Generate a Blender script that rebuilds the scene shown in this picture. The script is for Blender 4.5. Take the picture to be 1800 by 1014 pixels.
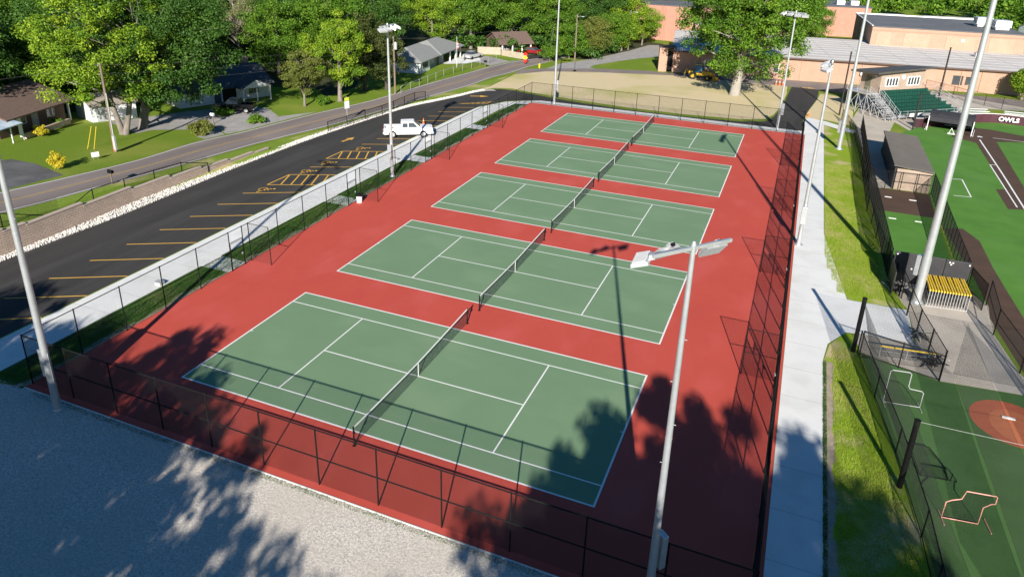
import bpy, bmesh, math, random
import numpy as np
from mathutils import Vector, Matrix
R = math.radians
for o in list(bpy.data.objects): bpy.data.objects.remove(o)
S = bpy.context.scene
C = S.collection

# ---------------------------------------------------------------- camera
CP = np.array([29.1794, -24.6309, 23.7868]); YAW, PIT, ROL = -0.3763, 0.3686, 0.0295
FPX, CX, CY = 1259.23, 900.0, 362.4            # measured from the court lines (photo is a crop of a 4:3 frame)
def basis():
    f = np.array([math.sin(YAW)*math.cos(PIT), math.cos(YAW)*math.cos(PIT), -math.sin(PIT)])
    r = np.array([math.cos(YAW), -math.sin(YAW), 0.]); u = np.cross(r, f)
    r2 = r*math.cos(ROL)+u*math.sin(ROL); return r2, np.cross(r2, f), f
BR, BU, BF = basis()
cam = bpy.data.cameras.new('camera'); co = bpy.data.objects.new('camera', cam); C.objects.link(co)
M = Matrix.Identity(4)
for i in range(3):
    M[i][0] = BR[i]; M[i][1] = BU[i]; M[i][2] = -BF[i]; M[i][3] = CP[i]
co.matrix_world = M
cam.sensor_width = 36; cam.lens = 36*FPX/1800; cam.shift_y = -(507-CY)/1800
cam.clip_start = 0.1; cam.clip_end = 3000
S.camera = co

# ---------------------------------------------------------------- light
SUN_EL = R(24.2)
sdir = Vector((1.97, -6.53, 0)).normalized()*math.cos(SUN_EL) + Vector((0, 0, math.sin(SUN_EL)))
w = bpy.data.worlds.new('World'); S.world = w; w.use_nodes = True
nt = w.node_tree; bg = nt.nodes['Background']
sky = nt.nodes.new('ShaderNodeTexSky'); sky.sky_type = 'NISHITA'; sky.sun_disc = False
sky.sun_elevation = SUN_EL; sky.sun_rotation = math.atan2(sdir.x, sdir.y)
sky.altitude = 200; sky.air_density = 1.0; sky.dust_density = 0.3; sky.ozone_density = 3.0
hs = nt.nodes.new('ShaderNodeHueSaturation'); hs.inputs['Saturation'].default_value = 1.3
nt.links.new(sky.outputs[0], hs.inputs['Color']); nt.links.new(hs.outputs[0], bg.inputs[0]); bg.inputs[1].default_value = 0.054
sl = bpy.data.lights.new('sun', 'SUN'); sl.energy = 5.0; sl.angle = R(0.53); sl.color = (1.0, 0.93, 0.83)
so = bpy.data.objects.new('sun', sl); C.objects.link(so)
so.rotation_euler = sdir.to_track_quat('Z', 'Y').to_euler()
S.view_settings.view_transform = 'Standard'; S.view_settings.look = 'None'
S.view_settings.exposure = 0.84; S.view_settings.gamma = 1
S.cycles.max_bounces = 6; S.cycles.diffuse_bounces = 3; S.cycles.transparent_max_bounces = 12
S.cycles.use_denoising = True

# ---------------------------------------------------------------- terrain height, photo-pixel survey
HY = [(-200, 1.9), (0, 1.9), (6, 1.75), (13, 1.32), (19, 1.1), (26, .71), (33, .35), (40, 0)]
XW = -24.4
def TH(x, y):
    if x > XW+0.01: return 0.0
    for (a, ha), (b, hb) in zip(HY, HY[1:]):
        if y <= b: return ha+(hb-ha)*max(0, (y-a))/(b-a)
    return 0.0
def G(u, v, z=None):
    "surveyed ground point seen at photo pixel (u, v); z = known height or None for the terrain"
    d = BF+(u-CX)/FPX*BR-(v-CY)/FPX*BU
    if z is not None:
        t = (z-CP[2])/d[2]; p = CP+t*d; return (p[0], p[1])
    zz = 0
    for _ in range(12):
        p = CP+(zz-CP[2])/d[2]*d; zz = .5*zz+.5*TH(p[0], p[1])
    return (p[0], p[1])

# ---------------------------------------------------------------- materials
MATS = {}
def mat(name, c1, c2=None, scale=2.0, rough=.8, detail=6, metal=0, bump=0, bscale=None, mid=.5, width=.35, spec=.3, stretch=None, c3=None, s3=.15, f3=.5):
    if name in MATS: return MATS[name]
    m = bpy.data.materials.new(name); m.use_nodes = True; MATS[name] = m
    n = m.node_tree.nodes; l = m.node_tree.links; b = n['Principled BSDF']
    b.inputs['Roughness'].default_value = rough; b.inputs['Metallic'].default_value = metal
    b.inputs['Specular IOR Level'].default_value = spec
    if c2 is None: c2 = tuple(x*.88 for x in c1)
    g = n.new('ShaderNodeNewGeometry'); vec = g.outputs['Position']
    if stretch:
        mp = n.new('ShaderNodeMapping'); mp.inputs['Scale'].default_value = stretch[:3]
        if len(stretch) > 3: mp.inputs['Rotation'].default_value = (0, 0, stretch[3])
        l.new(vec, mp.inputs[0]); vec = mp.outputs[0]
    no = n.new('ShaderNodeTexNoise'); no.inputs['Scale'].default_value = scale; no.inputs['Detail'].default_value = detail
    no.inputs['Roughness'].default_value = .62
    l.new(vec, no.inputs['Vector'])
    mr = n.new('ShaderNodeMapRange'); mr.inputs[1].default_value = mid-width/2; mr.inputs[2].default_value = mid+width/2
    l.new(no.outputs[0], mr.inputs[0])
    mx = n.new('ShaderNodeMix'); mx.data_type = 'RGBA'
    mx.inputs[6].default_value = (*c1, 1); mx.inputs[7].default_value = (*c2, 1)
    l.new(mr.outputs[0], mx.inputs[0]); out = mx.outputs[2]
    if c3 is not None:
        n3 = n.new('ShaderNodeTexNoise'); n3.inputs['Scale'].default_value = s3; n3.inputs['Detail'].default_value = 5
        l.new(vec, n3.inputs['Vector'])
        m3 = n.new('ShaderNodeMapRange'); m3.inputs[1].default_value = .5; m3.inputs[2].default_value = .66; m3.inputs[4].default_value = f3
        l.new(n3.outputs[0], m3.inputs[0])
        x3 = n.new('ShaderNodeMix'); x3.data_type = 'RGBA'; x3.inputs[7].default_value = (*c3, 1)
        l.new(m3.outputs[0], x3.inputs[0]); l.new(out, x3.inputs[6]); out = x3.outputs[2]
    l.new(out, b.inputs['Base Color'])
    if bump:
        nb = n.new('ShaderNodeTexNoise'); nb.inputs['Scale'].default_value = bscale or scale*4; nb.inputs['Detail'].default_value = 4
        l.new(vec, nb.inputs['Vector'])
        bp = n.new('ShaderNodeBump'); bp.inputs['Strength'].default_value = bump; bp.inputs['Distance'].default_value = .05
        l.new(nb.outputs[0], bp.inputs['Height']); l.new(bp.outputs[0], b.inputs['Normal'])
    return m
def leafmat(name, c1, c2, c3, trans=.25):
    if name in MATS: return MATS[name]
    m = bpy.data.materials.new(name); m.use_nodes = True; MATS[name] = m
    n = m.node_tree.nodes; l = m.node_tree.links; n.remove(n['Principled BSDF']); o = n['Material Output']
    g = n.new('ShaderNodeNewGeometry'); r = n.new('ShaderNodeValToRGB')
    r.color_ramp.elements[0].color = (*c1, 1); r.color_ramp.elements[1].color = (*c3, 1)
    e = r.color_ramp.elements.new(.5); e.color = (*c2, 1)
    tc = n.new('ShaderNodeTexCoord'); no = n.new('ShaderNodeTexNoise'); no.inputs['Scale'].default_value = .28; no.inputs['Detail'].default_value = 2
    l.new(tc.outputs['Object'], no.inputs['Vector'])
    ad = n.new('ShaderNodeMath'); ad.operation = 'MULTIPLY_ADD'; ad.inputs[1].default_value = .45; ad.inputs[2].default_value = -.42
    l.new(g.outputs['Random Per Island'], ad.inputs[0])
    a2 = n.new('ShaderNodeMath'); a2.operation = 'MULTIPLY_ADD'; a2.inputs[1].default_value = 1.5; l.new(no.outputs[0], a2.inputs[0]); l.new(ad.outputs[0], a2.inputs[2])
    l.new(a2.outputs[0], r.inputs[0])
    d = n.new('ShaderNodeBsdfDiffuse'); t = n.new('ShaderNodeBsdfTranslucent'); mx = n.new('ShaderNodeMixShader')
    mx.inputs[0].default_value = trans
    gl = n.new('ShaderNodeBsdfGlossy'); gl.inputs['Roughness'].default_value = .55; gl.inputs['Color'].default_value = (.5, .55, .5, 1)
    m2 = n.new('ShaderNodeMixShader'); m2.inputs[0].default_value = .03
    l.new(r.outputs[0], d.inputs[0]); l.new(r.outputs[0], t.inputs[0])
    l.new(d.outputs[0], mx.inputs[1]); l.new(t.outputs[0], mx.inputs[2])
    l.new(mx.outputs[0], m2.inputs[1]); l.new(gl.outputs[0], m2.inputs[2]); l.new(m2.outputs[0], o.inputs[0])
    return m
def brickmat(name, c1, c2, mortar, bw=.4, bh=.2, msize=.012, bump=.3, rough=.9):
    if name in MATS: return MATS[name]
    m = bpy.data.materials.new(name); m.use_nodes = True; MATS[name] = m
    n = m.node_tree.nodes; l = m.node_tree.links; b = n['Principled BSDF']; b.inputs['Roughness'].default_value = rough
    uv = n.new('ShaderNodeUVMap'); br = n.new('ShaderNodeTexBrick'); l.new(uv.outputs[0], br.inputs['Vector'])
    br.inputs['Scale'].default_value = 1; br.inputs['Brick Width'].default_value = bw; br.inputs['Row Height'].default_value = bh
    br.inputs['Mortar Size'].default_value = msize; br.inputs['Color1'].default_value = (*c1, 1); br.inputs['Color2'].default_value = (*c2, 1)
    br.inputs['Mortar'].default_value = (*mortar, 1)
    g = n.new('ShaderNodeNewGeometry'); no = n.new('ShaderNodeTexNoise'); no.inputs['Scale'].default_value = .8; no.inputs['Detail'].default_value = 5
    l.new(g.outputs['Position'], no.inputs['Vector'])
    mr = n.new('ShaderNodeMapRange'); mr.inputs[3].default_value = .84; mr.inputs[4].default_value = 1.14; l.new(no.outputs[0], mr.inputs[0])
    mx = n.new('ShaderNodeMix'); mx.data_type = 'RGBA'; mx.blend_type = 'MULTIPLY'; mx.inputs[0].default_value = 1
    l.new(br.outputs[0], mx.inputs[6]); l.new(mr.outputs[0], mx.inputs[7]); l.new(mx.outputs[2], b.inputs['Base Color'])
    bp = n.new('ShaderNodeBump'); bp.inputs['Strength'].default_value = bump; bp.inputs['Distance'].default_value = .02; bp.invert = True
    l.new(br.outputs['Fac'], bp.inputs['Height']); l.new(bp.outputs[0], b.inputs['Normal'])
    return m
m_red = mat('court_red', (.50, .074, .051), (.465, .067, .047), .35, .85, c3=(.53, .092, .074), s3=.3, f3=.7, detail=8, stretch=(1, .6, 1, .3))
m_green = mat('court_green', (.158, .258, .145), (.146, .243, .135), .4, .85, c3=(.182, .276, .163), s3=.3, f3=.7, detail=8, stretch=(.6, 1, 1, .2))
m_white = mat('line_white', (.80, .80, .78), (.72, .72, .70), 6)
m_yellow = mat('line_yellow', (.78, .44, .05), (.62, .36, .08), 5)
m_yellow_old = mat('road_yellow', (.50, .33, .10), (.34, .24, .12), 3)
m_asph = mat('asphalt_new', (.038, .036, .035), (.056, .054, .052), .35, .88, detail=10, bump=.25, bscale=30, stretch=(1, .12, 1, .05), c3=(.074, .071, .068), s3=.5, f3=.45, spec=.2)
m_road = mat('road_asphalt', (.190, .160, .152), (.240, .205, .192), .5, .9, detail=10, bump=.2, bscale=25, stretch=(1, .15, 1, -.25), c3=(.15, .128, .122), s3=.3, f3=.5)
m_gray = mat('gravel_drive', (.36, .35, .34), (.27, .26, .255), .8, .95, detail=10, bump=.3, bscale=14)
m_conc = mat('concrete', (.72, .725, .71), (.66, .665, .65), .25, .85, detail=9, c3=(.57, .57, .55), s3=.55, f3=.5, bump=.1, bscale=20)
m_tan = mat('tan_concrete', (.50, .45, .385), (.43, .385, .325), .3, .9, detail=9, c3=(.30, .27, .23), s3=.5, f3=.4)
m_turf = mat('field_turf', (.085, .225, .028), (.062, .175, .022), .35, .95, detail=9, bump=.4, bscale=22, c3=(.095, .225, .045), s3=.2, f3=.5)
m_turfd = mat('cage_turf', (.062, .138, .038), (.048, .112, .032), .6, .95, detail=9, bump=.4, bscale=22, c3=(.07, .14, .05), s3=.4)
m_dirt = mat('brown_clay', (.090, .054, .036), (.066, .040, .028), .5, .95, detail=9, bump=.3, bscale=14)
m_redclay = mat('mound_turf', (.40, .105, .052), (.34, .09, .046), 1.5, .95)
m_galv = mat('galvanized', (.55, .57, .58), (.46, .49, .51), 3, .42, metal=.55, spec=.5)
m_alu = mat('aluminium', (.66, .67, .68), (.55, .56, .58), 3, .4, metal=.5, spec=.5)
m_black = mat('black_vinyl', (.008, .008, .009), (.011, .011, .011), 5, .6, spec=.12)
m_blackm = mat('black_mesh', (.012, .013, .012), (.016, .016, .016), 5, .7, spec=.1)
m_netb = mat('net_black', (.02, .022, .022), None, 5, .8)
m_tarp = mat('black_pad', (.030, .030, .034), (.040, .040, .045), 1.5, .55)
m_pwhite = mat('white_paint', (.78, .79, .80), (.72, .73, .74), .6, .5)
m_grey = mat('grey_box', (.40, .42, .43), (.36, .38, .39), 2, .5)
m_wood = mat('pole_wood', (.22, .17, .13), (.15, .115, .09), 1.2, .95, stretch=(6, 6, .6), detail=8)
m_bark = mat('bark', (.25, .22, .19), (.13, .11, .095), 1.6, .95, stretch=(2, 2, .6), detail=8, bump=.6, bscale=6)
m_barkd = mat('bark_dark', (.10, .085, .07), (.055, .045, .038), 1.6, .95, stretch=(2, 2, .6), detail=8, bump=.6, bscale=6)
m_glass = mat('window_glass', (.035, .045, .055), (.06, .07, .08), .8, .12, spec=.8)
m_gravel = None
def gravelmat():
    m = bpy.data.materials.new('gravel'); m.use_nodes = True
    n = m.node_tree.nodes; l = m.node_tree.links; b = n['Principled BSDF']; b.inputs['Roughness'].default_value = .95
    b.inputs['Specular IOR Level'].default_value = .15
    g = n.new('ShaderNodeNewGeometry')
    v = n.new('ShaderNodeTexVoronoi'); v.inputs['Scale'].default_value = 27; l.new(g.outputs['Position'], v.inputs['Vector'])
    v2 = n.new('ShaderNodeTexNoise'); v2.inputs['Scale'].default_value = 9; v2.inputs['Detail'].default_value = 4; l.new(g.outputs['Position'], v2.inputs['Vector'])
    r = n.new('ShaderNodeValToRGB'); r.color_ramp.elements[0].color = (.38, .35, .32, 1); r.color_ramp.elements[1].color = (.78, .73, .66, 1)
    sp = n.new('ShaderNodeSeparateColor'); l.new(v.outputs['Color'], sp.inputs[0])
    l.new(sp.outputs[0], r.inputs[0])
    big = n.new('ShaderNodeTexNoise'); big.inputs['Scale'].default_value = .22; big.inputs['Detail'].default_value = 7; l.new(g.outputs['Position'], big.inputs['Vector'])
    br = n.new('ShaderNodeMapRange'); br.inputs[1].default_value = .38; br.inputs[2].default_value = .62; br.inputs[4].default_value = .75
    l.new(big.outputs[0], br.inputs[0])
    mx = n.new('ShaderNodeMix'); mx.data_type = 'RGBA'; mx.inputs[7].default_value = (.56, .51, .44, 1)
    l.new(br.outputs[0], mx.inputs[0]); l.new(r.outputs[0], mx.inputs[6])
    m2 = n.new('ShaderNodeMix'); m2.data_type = 'RGBA'; m2.blend_type = 'MULTIPLY'; m2.inputs[0].default_value = .45
    r2 = n.new('ShaderNodeMapRange'); r2.inputs[1].default_value = .3; r2.inputs[2].default_value = .6; r2.inputs[3].default_value = .45; r2.inputs[4].default_value = 1.15
    l.new(v2.outputs[0], r2.inputs[0]); l.new(mx.outputs[2], m2.inputs[6]); l.new(r2.outputs[0], m2.inputs[7])
    l.new(m2.outputs[2], b.inputs['Base Color'])
    bp = n.new('ShaderNodeBump'); bp.inputs['Strength'].default_value = .22; bp.inputs['Distance'].default_value = .03
    l.new(v.outputs['Distance'], bp.inputs['Height']); l.new(bp.outputs[0], b.inputs['Normal'])
    return m
m_gravel = gravelmat()
def grassmat(name, a, b_, dry, dm, s3=.12, fine=5):
    m = mat(name, a, b_, fine, .95, detail=8, bump=.6, bscale=9, c3=dry, s3=s3, f3=dm, width=.5, spec=.1)
    return m
m_grass = grassmat('lawn_grass', (.175, .255, .026), (.11, .185, .020), (.27, .28, .06), .5)
m_grassd = grassmat('verge_grass', (.22, .30, .04), (.14, .22, .03), (.42, .36, .17), .85, .22)
m_grassy = grassmat('dry_grass', (.63, .525, .33), (.55, .455, .28), (.40, .39, .13), .7, .09, 3)
m_grassr = grassmat('strip_grass', (.26, .36, .028), (.18, .27, .022), (.48, .40, .21), .9, .35, 4)
m_grassg = grassmat('new_grass', (.045, .115, .020), (.030, .085, .015), (.26, .22, .14), .25, .5, 6)

# ---------------------------------------------------------------- mesh building
class MB:
    def __init__(s): s.v = []; s.f = []; s.mi = []; s.k = 0; s.uv = []
    def mat(s, k): s.k = k; return s
    def add(s, vs, fs):
        o = len(s.v); s.v += [tuple(p) for p in vs]
        for f in fs: s.f.append(tuple(i+o for i in f)); s.mi.append(s.k)
    def box(s, c, d, rz=0, top=1.0, M=None):
        x, y, z = d[0]/2, d[1]/2, d[2]/2; t = top
        vs = [(-x,-y,-z),(x,-y,-z),(x,y,-z),(-x,y,-z),(-x*t,-y*t,z),(x*t,-y*t,z),(x*t,y*t,z),(-x*t,y*t,z)]
        mm = M if M is not None else Matrix.Rotation(rz, 4, 'Z')
        vs = [tuple(mm @ Vector(v)+Vector(c)) for v in vs]
        s.add(vs, [(0,3,2,1),(4,5,6,7),(0,1,5,4),(1,2,6,5),(2,3,7,6),(3,0,4,7)]); return s
    def tube(s, a, b, r0, r1=None, n=10, caps=True):
        a = Vector(a); b = Vector(b); r1 = r0 if r1 is None else r1
        z = (b-a); 
        if z.length < 1e-6: return s
        z.normalize(); x = z.orthogonal().normalized(); y = z.cross(x)
        vs = []
        for p, r in ((a, r0), (b, r1)):
            for i in range(n):
                t = 2*math.pi*i/n; vs.append(p+x*math.cos(t)*r+y*math.sin(t)*r)
        fs = [(i, (i+1) % n, n+(i+1) % n, n+i) for i in range(n)]
        if caps: fs += [tuple(range(n-1, -1, -1)), tuple(range(n, 2*n))]
        s.add(vs, fs); return s
    def path(s, pts, r, n=8, closed=False):
        pts = [Vector(p) for p in pts]
        rr = r if isinstance(r, (list, tuple)) else [r]*len(pts)
        rings = []
        o = len(s.v); N = len(pts); ref = None
        for i, p in enumerate(pts):
            if closed: t = (pts[(i+1) % N]-pts[i-1])
            else: t = pts[min(i+1, N-1)]-pts[max(i-1, 0)]
            t.normalize()
            if ref is None: ref = t.orthogonal().normalized()
            ref = (ref-t*ref.dot(t)); ref = ref.normalized() if ref.length > 1e-6 else t.orthogonal().normalized()
            y = t.cross(ref)
            for k in range(n):
                a = 2*math.pi*k/n; s.v.append(tuple(p+ref*math.cos(a)*rr[i]+y*math.sin(a)*rr[i]))
        for i in range(N-1 if not closed else N):
            j = (i+1) % N
            for k in range(n):
                s.f.append((o+i*n+k, o+i*n+(k+1) % n, o+j*n+(k+1) % n, o+j*n+k)); s.mi.append(s.k)
        if not closed:
            s.f.append(tuple(o+k for k in range(n-1, -1, -1))); s.f.append(tuple(o+(N-1)*n+k for k in range(n))); s.mi += [s.k, s.k]
        return s
    def prism(s, poly, z0, z1):
        n = len(poly); A = sum(poly[i][0]*poly[(i+1) % n][1]-poly[(i+1) % n][0]*poly[i][1] for i in range(n))
        if A < 0: poly = poly[::-1]
        vs = [(p[0], p[1], z0) for p in poly]+[(p[0], p[1], z1) for p in poly]
        s.add(vs, [tuple(range(n-1, -1, -1)), tuple(range(n, 2*n))]+[(i, (i+1) % n, n+(i+1) % n, n+i) for i in range(n)]); return s
    def quad(s, a, b, c, d): s.add([a, b, c, d], [(0, 1, 2, 3)]); return s
    def slab(s, P, t):
        "thick slab: P top corners (any planar polygon), thickness t downwards"
        n = len(P); nn = Vector((0, 0, 0))
        for i in range(n):
            a = Vector(P[i]); b = Vector(P[(i+1) % n]); nn += a.cross(b)
        if nn.z < 0: P = P[::-1]
        vs = [tuple(p) for p in P]+[(p[0], p[1], p[2]-t) for p in P]
        s.add(vs, [tuple(range(n)), tuple(range(2*n-1, n-1, -1))]+[(i, n+i, n+(i+1) % n, (i+1) % n) for i in range(n)]); return s
    def build(s, name, mats, parent=None, smooth=False, bevel=0, uvbox=False):
        me = bpy.data.meshes.new(name); me.from_pydata(s.v, [], s.f)
        mats = mats if isinstance(mats, (list, tuple)) else [mats]
        for m in mats: me.materials.append(m)
        if len(mats) > 1: me.polygons.foreach_set('material_index', s.mi)
        if smooth: me.polygons.foreach_set('use_smooth', [True]*len(me.polygons))
        if uvbox:
            uv = me.uv_layers.new(name='UVMap')
            for p in me.polygons:
                nrm = p.normal; h = Vector((-nrm.y, nrm.x, 0))
                h = h.normalized() if h.length > .3 else Vector((1, 0, 0))
                up = nrm.cross(h) if abs(nrm.z) > .3 else Vector((0, 0, 1))
                for li in p.loop_indices:
                    q = me.vertices[me.loops[li].vertex_index].co; uv.data[li].uv = (q.dot(h), q.dot(up))
        me.update(); o = bpy.data.objects.new(name, me); C.objects.link(o)
        if parent: o.parent = parent
        if bevel:
            bm = o.modifiers.new('bevel', 'BEVEL'); bm.width = bevel; bm.segments = 2; bm.limit_method = 'ANGLE'
        return o
def tag(o, label=None, cat=None, group=None, kind=None):
    if label: o['label'] = label
    if cat: o['category'] = cat
    if group: o['group'] = group
    if kind: o['kind'] = kind
    return o
def thing(name, label, cat, loc=(0, 0, 0), rz=0, group=None):
    o = bpy.data.objects.new(name, None); C.objects.link(o); o.location = loc; o.rotation_euler = (0, 0, rz)
    o.empty_display_size = .3
    return tag(o, label, cat, group)
def kids(o): return [c for c in ALLKIDS.get(o.name, [])] if False else list(o.children)
def dup(root, loc=None, rz=None, label=None, group=None, scale=None):
    def cp(o, par):
        c = o.copy(); C.objects.link(c)
        if par: c.parent = par
        for ch in o.children: cp(ch, c)
        return c
    r = cp(root, None)
    if loc is not None: r.location = loc
    if rz is not None: r.rotation_euler = (0, 0, rz)
    if scale is not None: r.scale = scale if isinstance(scale, tuple) else (scale,)*3
    if label: r['label'] = label
    if group: r['group'] = group
    return r
def rebase(root, loc):
    "children were built in world coordinates: move the Empty to the thing's base"
    root.location = loc
    for c in root.children: c.location = (c.location[0]-loc[0], c.location[1]-loc[1], c.location[2]-loc[2])

# ---------------------------------------------------------------- ground sheets
def sheet(name, poly, off, m, kind='structure', parent=None, top=True):
    bm = bmesh.new(); vs = [bm.verts.new((x, y, 0)) for x, y in poly]; f = bm.faces.new(vs)
    bm.normal_update()
    if f.normal.z < 0: f.normal_flip()
    bmesh.ops.triangulate(bm, faces=bm.faces[:], quad_method='BEAUTY', ngon_method='EAR_CLIP')
    if min(p[0] for p in poly) < XW:
        for (yk, _) in HY[1:]:
            bmesh.ops.bisect_plane(bm, geom=bm.verts[:]+bm.edges[:]+bm.faces[:], plane_co=(0, yk, 0), plane_no=(0, 1, 0))
    for v in bm.verts: v.co.z = TH(v.co.x, v.co.y)+off
    me = bpy.data.meshes.new(name); bm.to_mesh(me); bm.free(); me.materials.append(m)
    o = bpy.data.objects.new(name, me); C.objects.link(o)
    if parent: o.parent = parent
    elif kind: o['kind'] = kind
    return o
def P(*pts): return [G(u, v) for u, v in pts]
def smoothline(pts, k=4):
    "Catmull-Rom through points"
    out = []; n = len(pts)
    for i in range(n-1):
        p0 = pts[max(i-1, 0)]; p1 = pts[i]; p2 = pts[i+1]; p3 = pts[min(i+2, n-1)]
        for j in range(k):
            t = j/k; out.append(tuple(.5*((2*p1[a])+(-p0[a]+p2[a])*t+(2*p0[a]-5*p1[a]+4*p2[a]-p3[a])*t*t+(-p0[a]+3*p1[a]-3*p2[a]+p3[a])*t**3) for a in range(2)))
    out.append(tuple(pts[-1])); return out
def strip(name, pts, w, off, m, parent=None, kind='structure'):
    L = []; Rr = []; n = len(pts)
    for i in range(n):
        a = Vector(pts[max(i-1, 0)]); b = Vector(pts[min(i+1, n-1)]); t = (b-a).normalized(); nn = Vector((-t.y, t.x))
        p = Vector(pts[i]); L.append(tuple(p+nn*w/2)); Rr.append(tuple(p-nn*w/2))
    return sheet(name, L+Rr[::-1], off, m, kind, parent)

# base ground: one sheet with the raised yard on the west of the retaining wall
xs = [-900, -300, -120, -60, XW-.02, XW+.04, 0, 40, 100, 300, 900]
ys = [-400, -60, 0, 6, 13, 19, 26, 33, 40, 60, 100, 200, 500, 1500]
vs = [(x, y, TH(x, y)) for y in ys for x in xs]
fs = [(j*len(xs)+i, j*len(xs)+i+1, (j+1)*len(xs)+i+1, (j+1)*len(xs)+i) for j in range(len(ys)-1) for i in range(len(xs)-1)]
mb = MB(); mb.add(vs, fs); tag(mb.build('ground', m_grass), kind='structure')

# gravel lot in front of the courts
CY0, CY1, CXL, CXR = -4.12, 73.0, -6.9, 31.0
sheet('gravel_lot', [(-24.0, -60), (60, -60), (60, -4.6), (33.3, -4.55), (CXR, CY0-.02), (CXL-.2, CY0-.02), (-8.9, -4.6), (-9.9, -4.7), (-24.0, -5.0)], .008, m_gravel)
sheet('court_surface', [(CXL, CY0), (CXR, CY0), (CXR, CY1), (CXL, CY1)], .016, m_red)
# pale kerb edge of the court slab on the gravel side
mb = MB(); mb.box(((CXL+CXR)/2, CY0-.05, .01), (CXR-CXL, .06, .05)); tag(mb.build('slab_edge', m_conc), kind='structure')
L, W, s = 23.77, 10.97, 1.37
YC = [0, 14.674, 29.219, 43.786, 58.379]
lw = .05
for i, y0 in enumerate(YC):
    o = sheet('court', [(-.02, y0-.02), (L+.02, y0-.02), (L+.02, y0+W+.02), (-.02, y0+W+.02)], .022, m_green)
    mb = MB()
    def ln(x0, y0_, x1, y1_, wd=lw):
        z = .0265; 
        if abs(x1-x0) > abs(y1_-y0_): mb.quad((x0, y0_-wd, z), (x1, y0_-wd, z), (x1, y0_+wd, z), (x0, y0_+wd, z))
        else: mb.quad((x0-wd, y0_, z), (x0+wd, y0_, z), (x0+wd, y1_, z), (x0-wd, y1_, z))
    e = lw
    ln(0-e, y0, L+e, y0); ln(0-e, y0+W, L+e, y0+W); ln(0, y0+e, 0, y0+W-e); ln(L, y0+e, L, y0+W-e)
    ln(e, y0+s, L-e, y0+s, .04); ln(e, y0+W-s, L-e, y0+W-s, .04)
    for xx in (L/2-6.4, L/2+6.4): ln(xx, y0+s+.04, xx, y0+W-s-.04, .04)
    ln(L/2-6.36, y0+W/2, L/2+6.36, y0+W/2, .04)
    for xx, d in ((e, .12), (L-e-.12, .12)): ln(xx, y0+W/2, xx+d, y0+W/2, .035)
    mb.build('line_marking', m_white, o)

# ---------------------------------------------------------------- paved and planted areas
zA, zB, zC, zD = .012, .017, .022, .027
# grass strip between court and walk
sheet('grass_strip', [(-9.75, -4.4), (CXL, -4.3), (CXL, 71.9), (-8.8, 71.9), (-9.3, 40), (-9.4, 20)], .009, m_grassg)
lot = sheet('parking_lot', [(-23.9, -25), (-23.9, 8), (-24.2, 20), (-24.2, 30), (-24.1, 36), (-23.75, 45.5), (-22.1, 60.9), (-20.4, 67), (-18.7, 72), (-17.3, 77.0)] + P((862, 157.5), (880, 157), (900, 159), (940, 167), (1000, 178), (1100, 193), (1200, 205)) + P((1300, 214), (1345, 214), (1360, 206), (1374, 190), (1386, 165), (1392, 152), (1440, 158), (1436, 175), (1420, 196), (1411, 212)) +
            [(30.9, 78.6), (30.9, 74.85), (-6, 74.85), (-8.3, 74.0), (-10.5, 72.2), (-12.6, 67), (-12.9, 60), (-12.9, -5), (-12.9, -25)], zA, m_asph)
# walk on the west side, its far end and the concrete band behind the courts
walk = [(-12.75, -30), (-12.75, 60), (-12.5, 66.5), (-10.4, 71.6), (-8.4, 73.4), (-6, 74.95), (30.95, 74.95), (31, 73.0), (-6.9, 73.0), (-7.0, 71.6), (-8.7, 71.2), (-9.2, 66), (-9.35, 40), (-9.5, -5), (-9.5, -30)]
sheet('sidewalk', walk, .02, m_conc)
mb = MB()
for yy in np.arange(-4, 66, 2.44): mb.quad((-12.7, yy, .0245), (-9.4, yy, .0245), (-9.4, yy+.025, .0245), (-12.7, yy+.025, .0245))
for xx in np.arange(-5, 30, 2.44): mb.quad((xx, 73.05, .0245), (xx+.025, 73.05, .0245), (xx+.025, 74.1, .0245), (xx, 74.1, .0245))
m_joint = mat('joint', (.44, .44, .43))
tag(mb.build('walk_joints', m_joint), kind='structure')
for gy in (12.1, 27.0, 41.4, 56.6):
    sheet('gate_path', [(-9.45, gy-1.0), (CXL-.02, gy-.9), (CXL-.02, gy+.9), (-9.45, gy+1.0)], .0195, m_conc)
# east walk
sheet('east_walk', [(CXR+.02, -30), (33.26, -30), (33.24, 17.2), (33.5, 19.2), (34.6, 21.2), (35.6, 21.4), (38.6, 21.6), (38.7, 26.3), (34.8, 26.15), (33.28, 38.6), (33.3, 80.0), (36.8, 77.0), (37.4, 78.6), (33.6, 82.3), (31.2, 83.5), (30.5, 79), (30.95, 74.2), (CXR+.02, 73)], zA, m_conc)
mb = MB()
for yy in np.arange(-6, 82, 3.05): mb.quad((31.05, yy, .0165), (33.2, yy, .0165), (33.2, yy+.03, .0165), (31.05, yy+.03, .0165))
tag(mb.build('walk_joints', m_joint), kind='structure')
sheet('grass_bank', [(33.26, -4.7), (34.6, -4.7), (38.6, -4.7), (37.9, 2), (36.6, 8.9), (35.3, 18.9), (34.95, 21.1), (34.5, 21.1), (33.6, 19.1), (33.27, 17.1)], .010, m_grassr)
sheet('grass_bank', [(33.3, 38.7), (34.85, 26.2), (38.6, 26.4), (38.1, 31), (37.6, 36), (37.2, 45), (36.9, 60), (36.6, 75), (33.32, 79.9)], .010, m_grassr)
sheet('grass_bank', P((1412, 210), (1421, 196), (1437, 175), (1442, 165), (1475, 170), (1500, 190), (1498, 222), (1448, 211)), .0105, m_grassy)
mb = MB()
rng0 = random.Random(77)
eb = []
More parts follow.
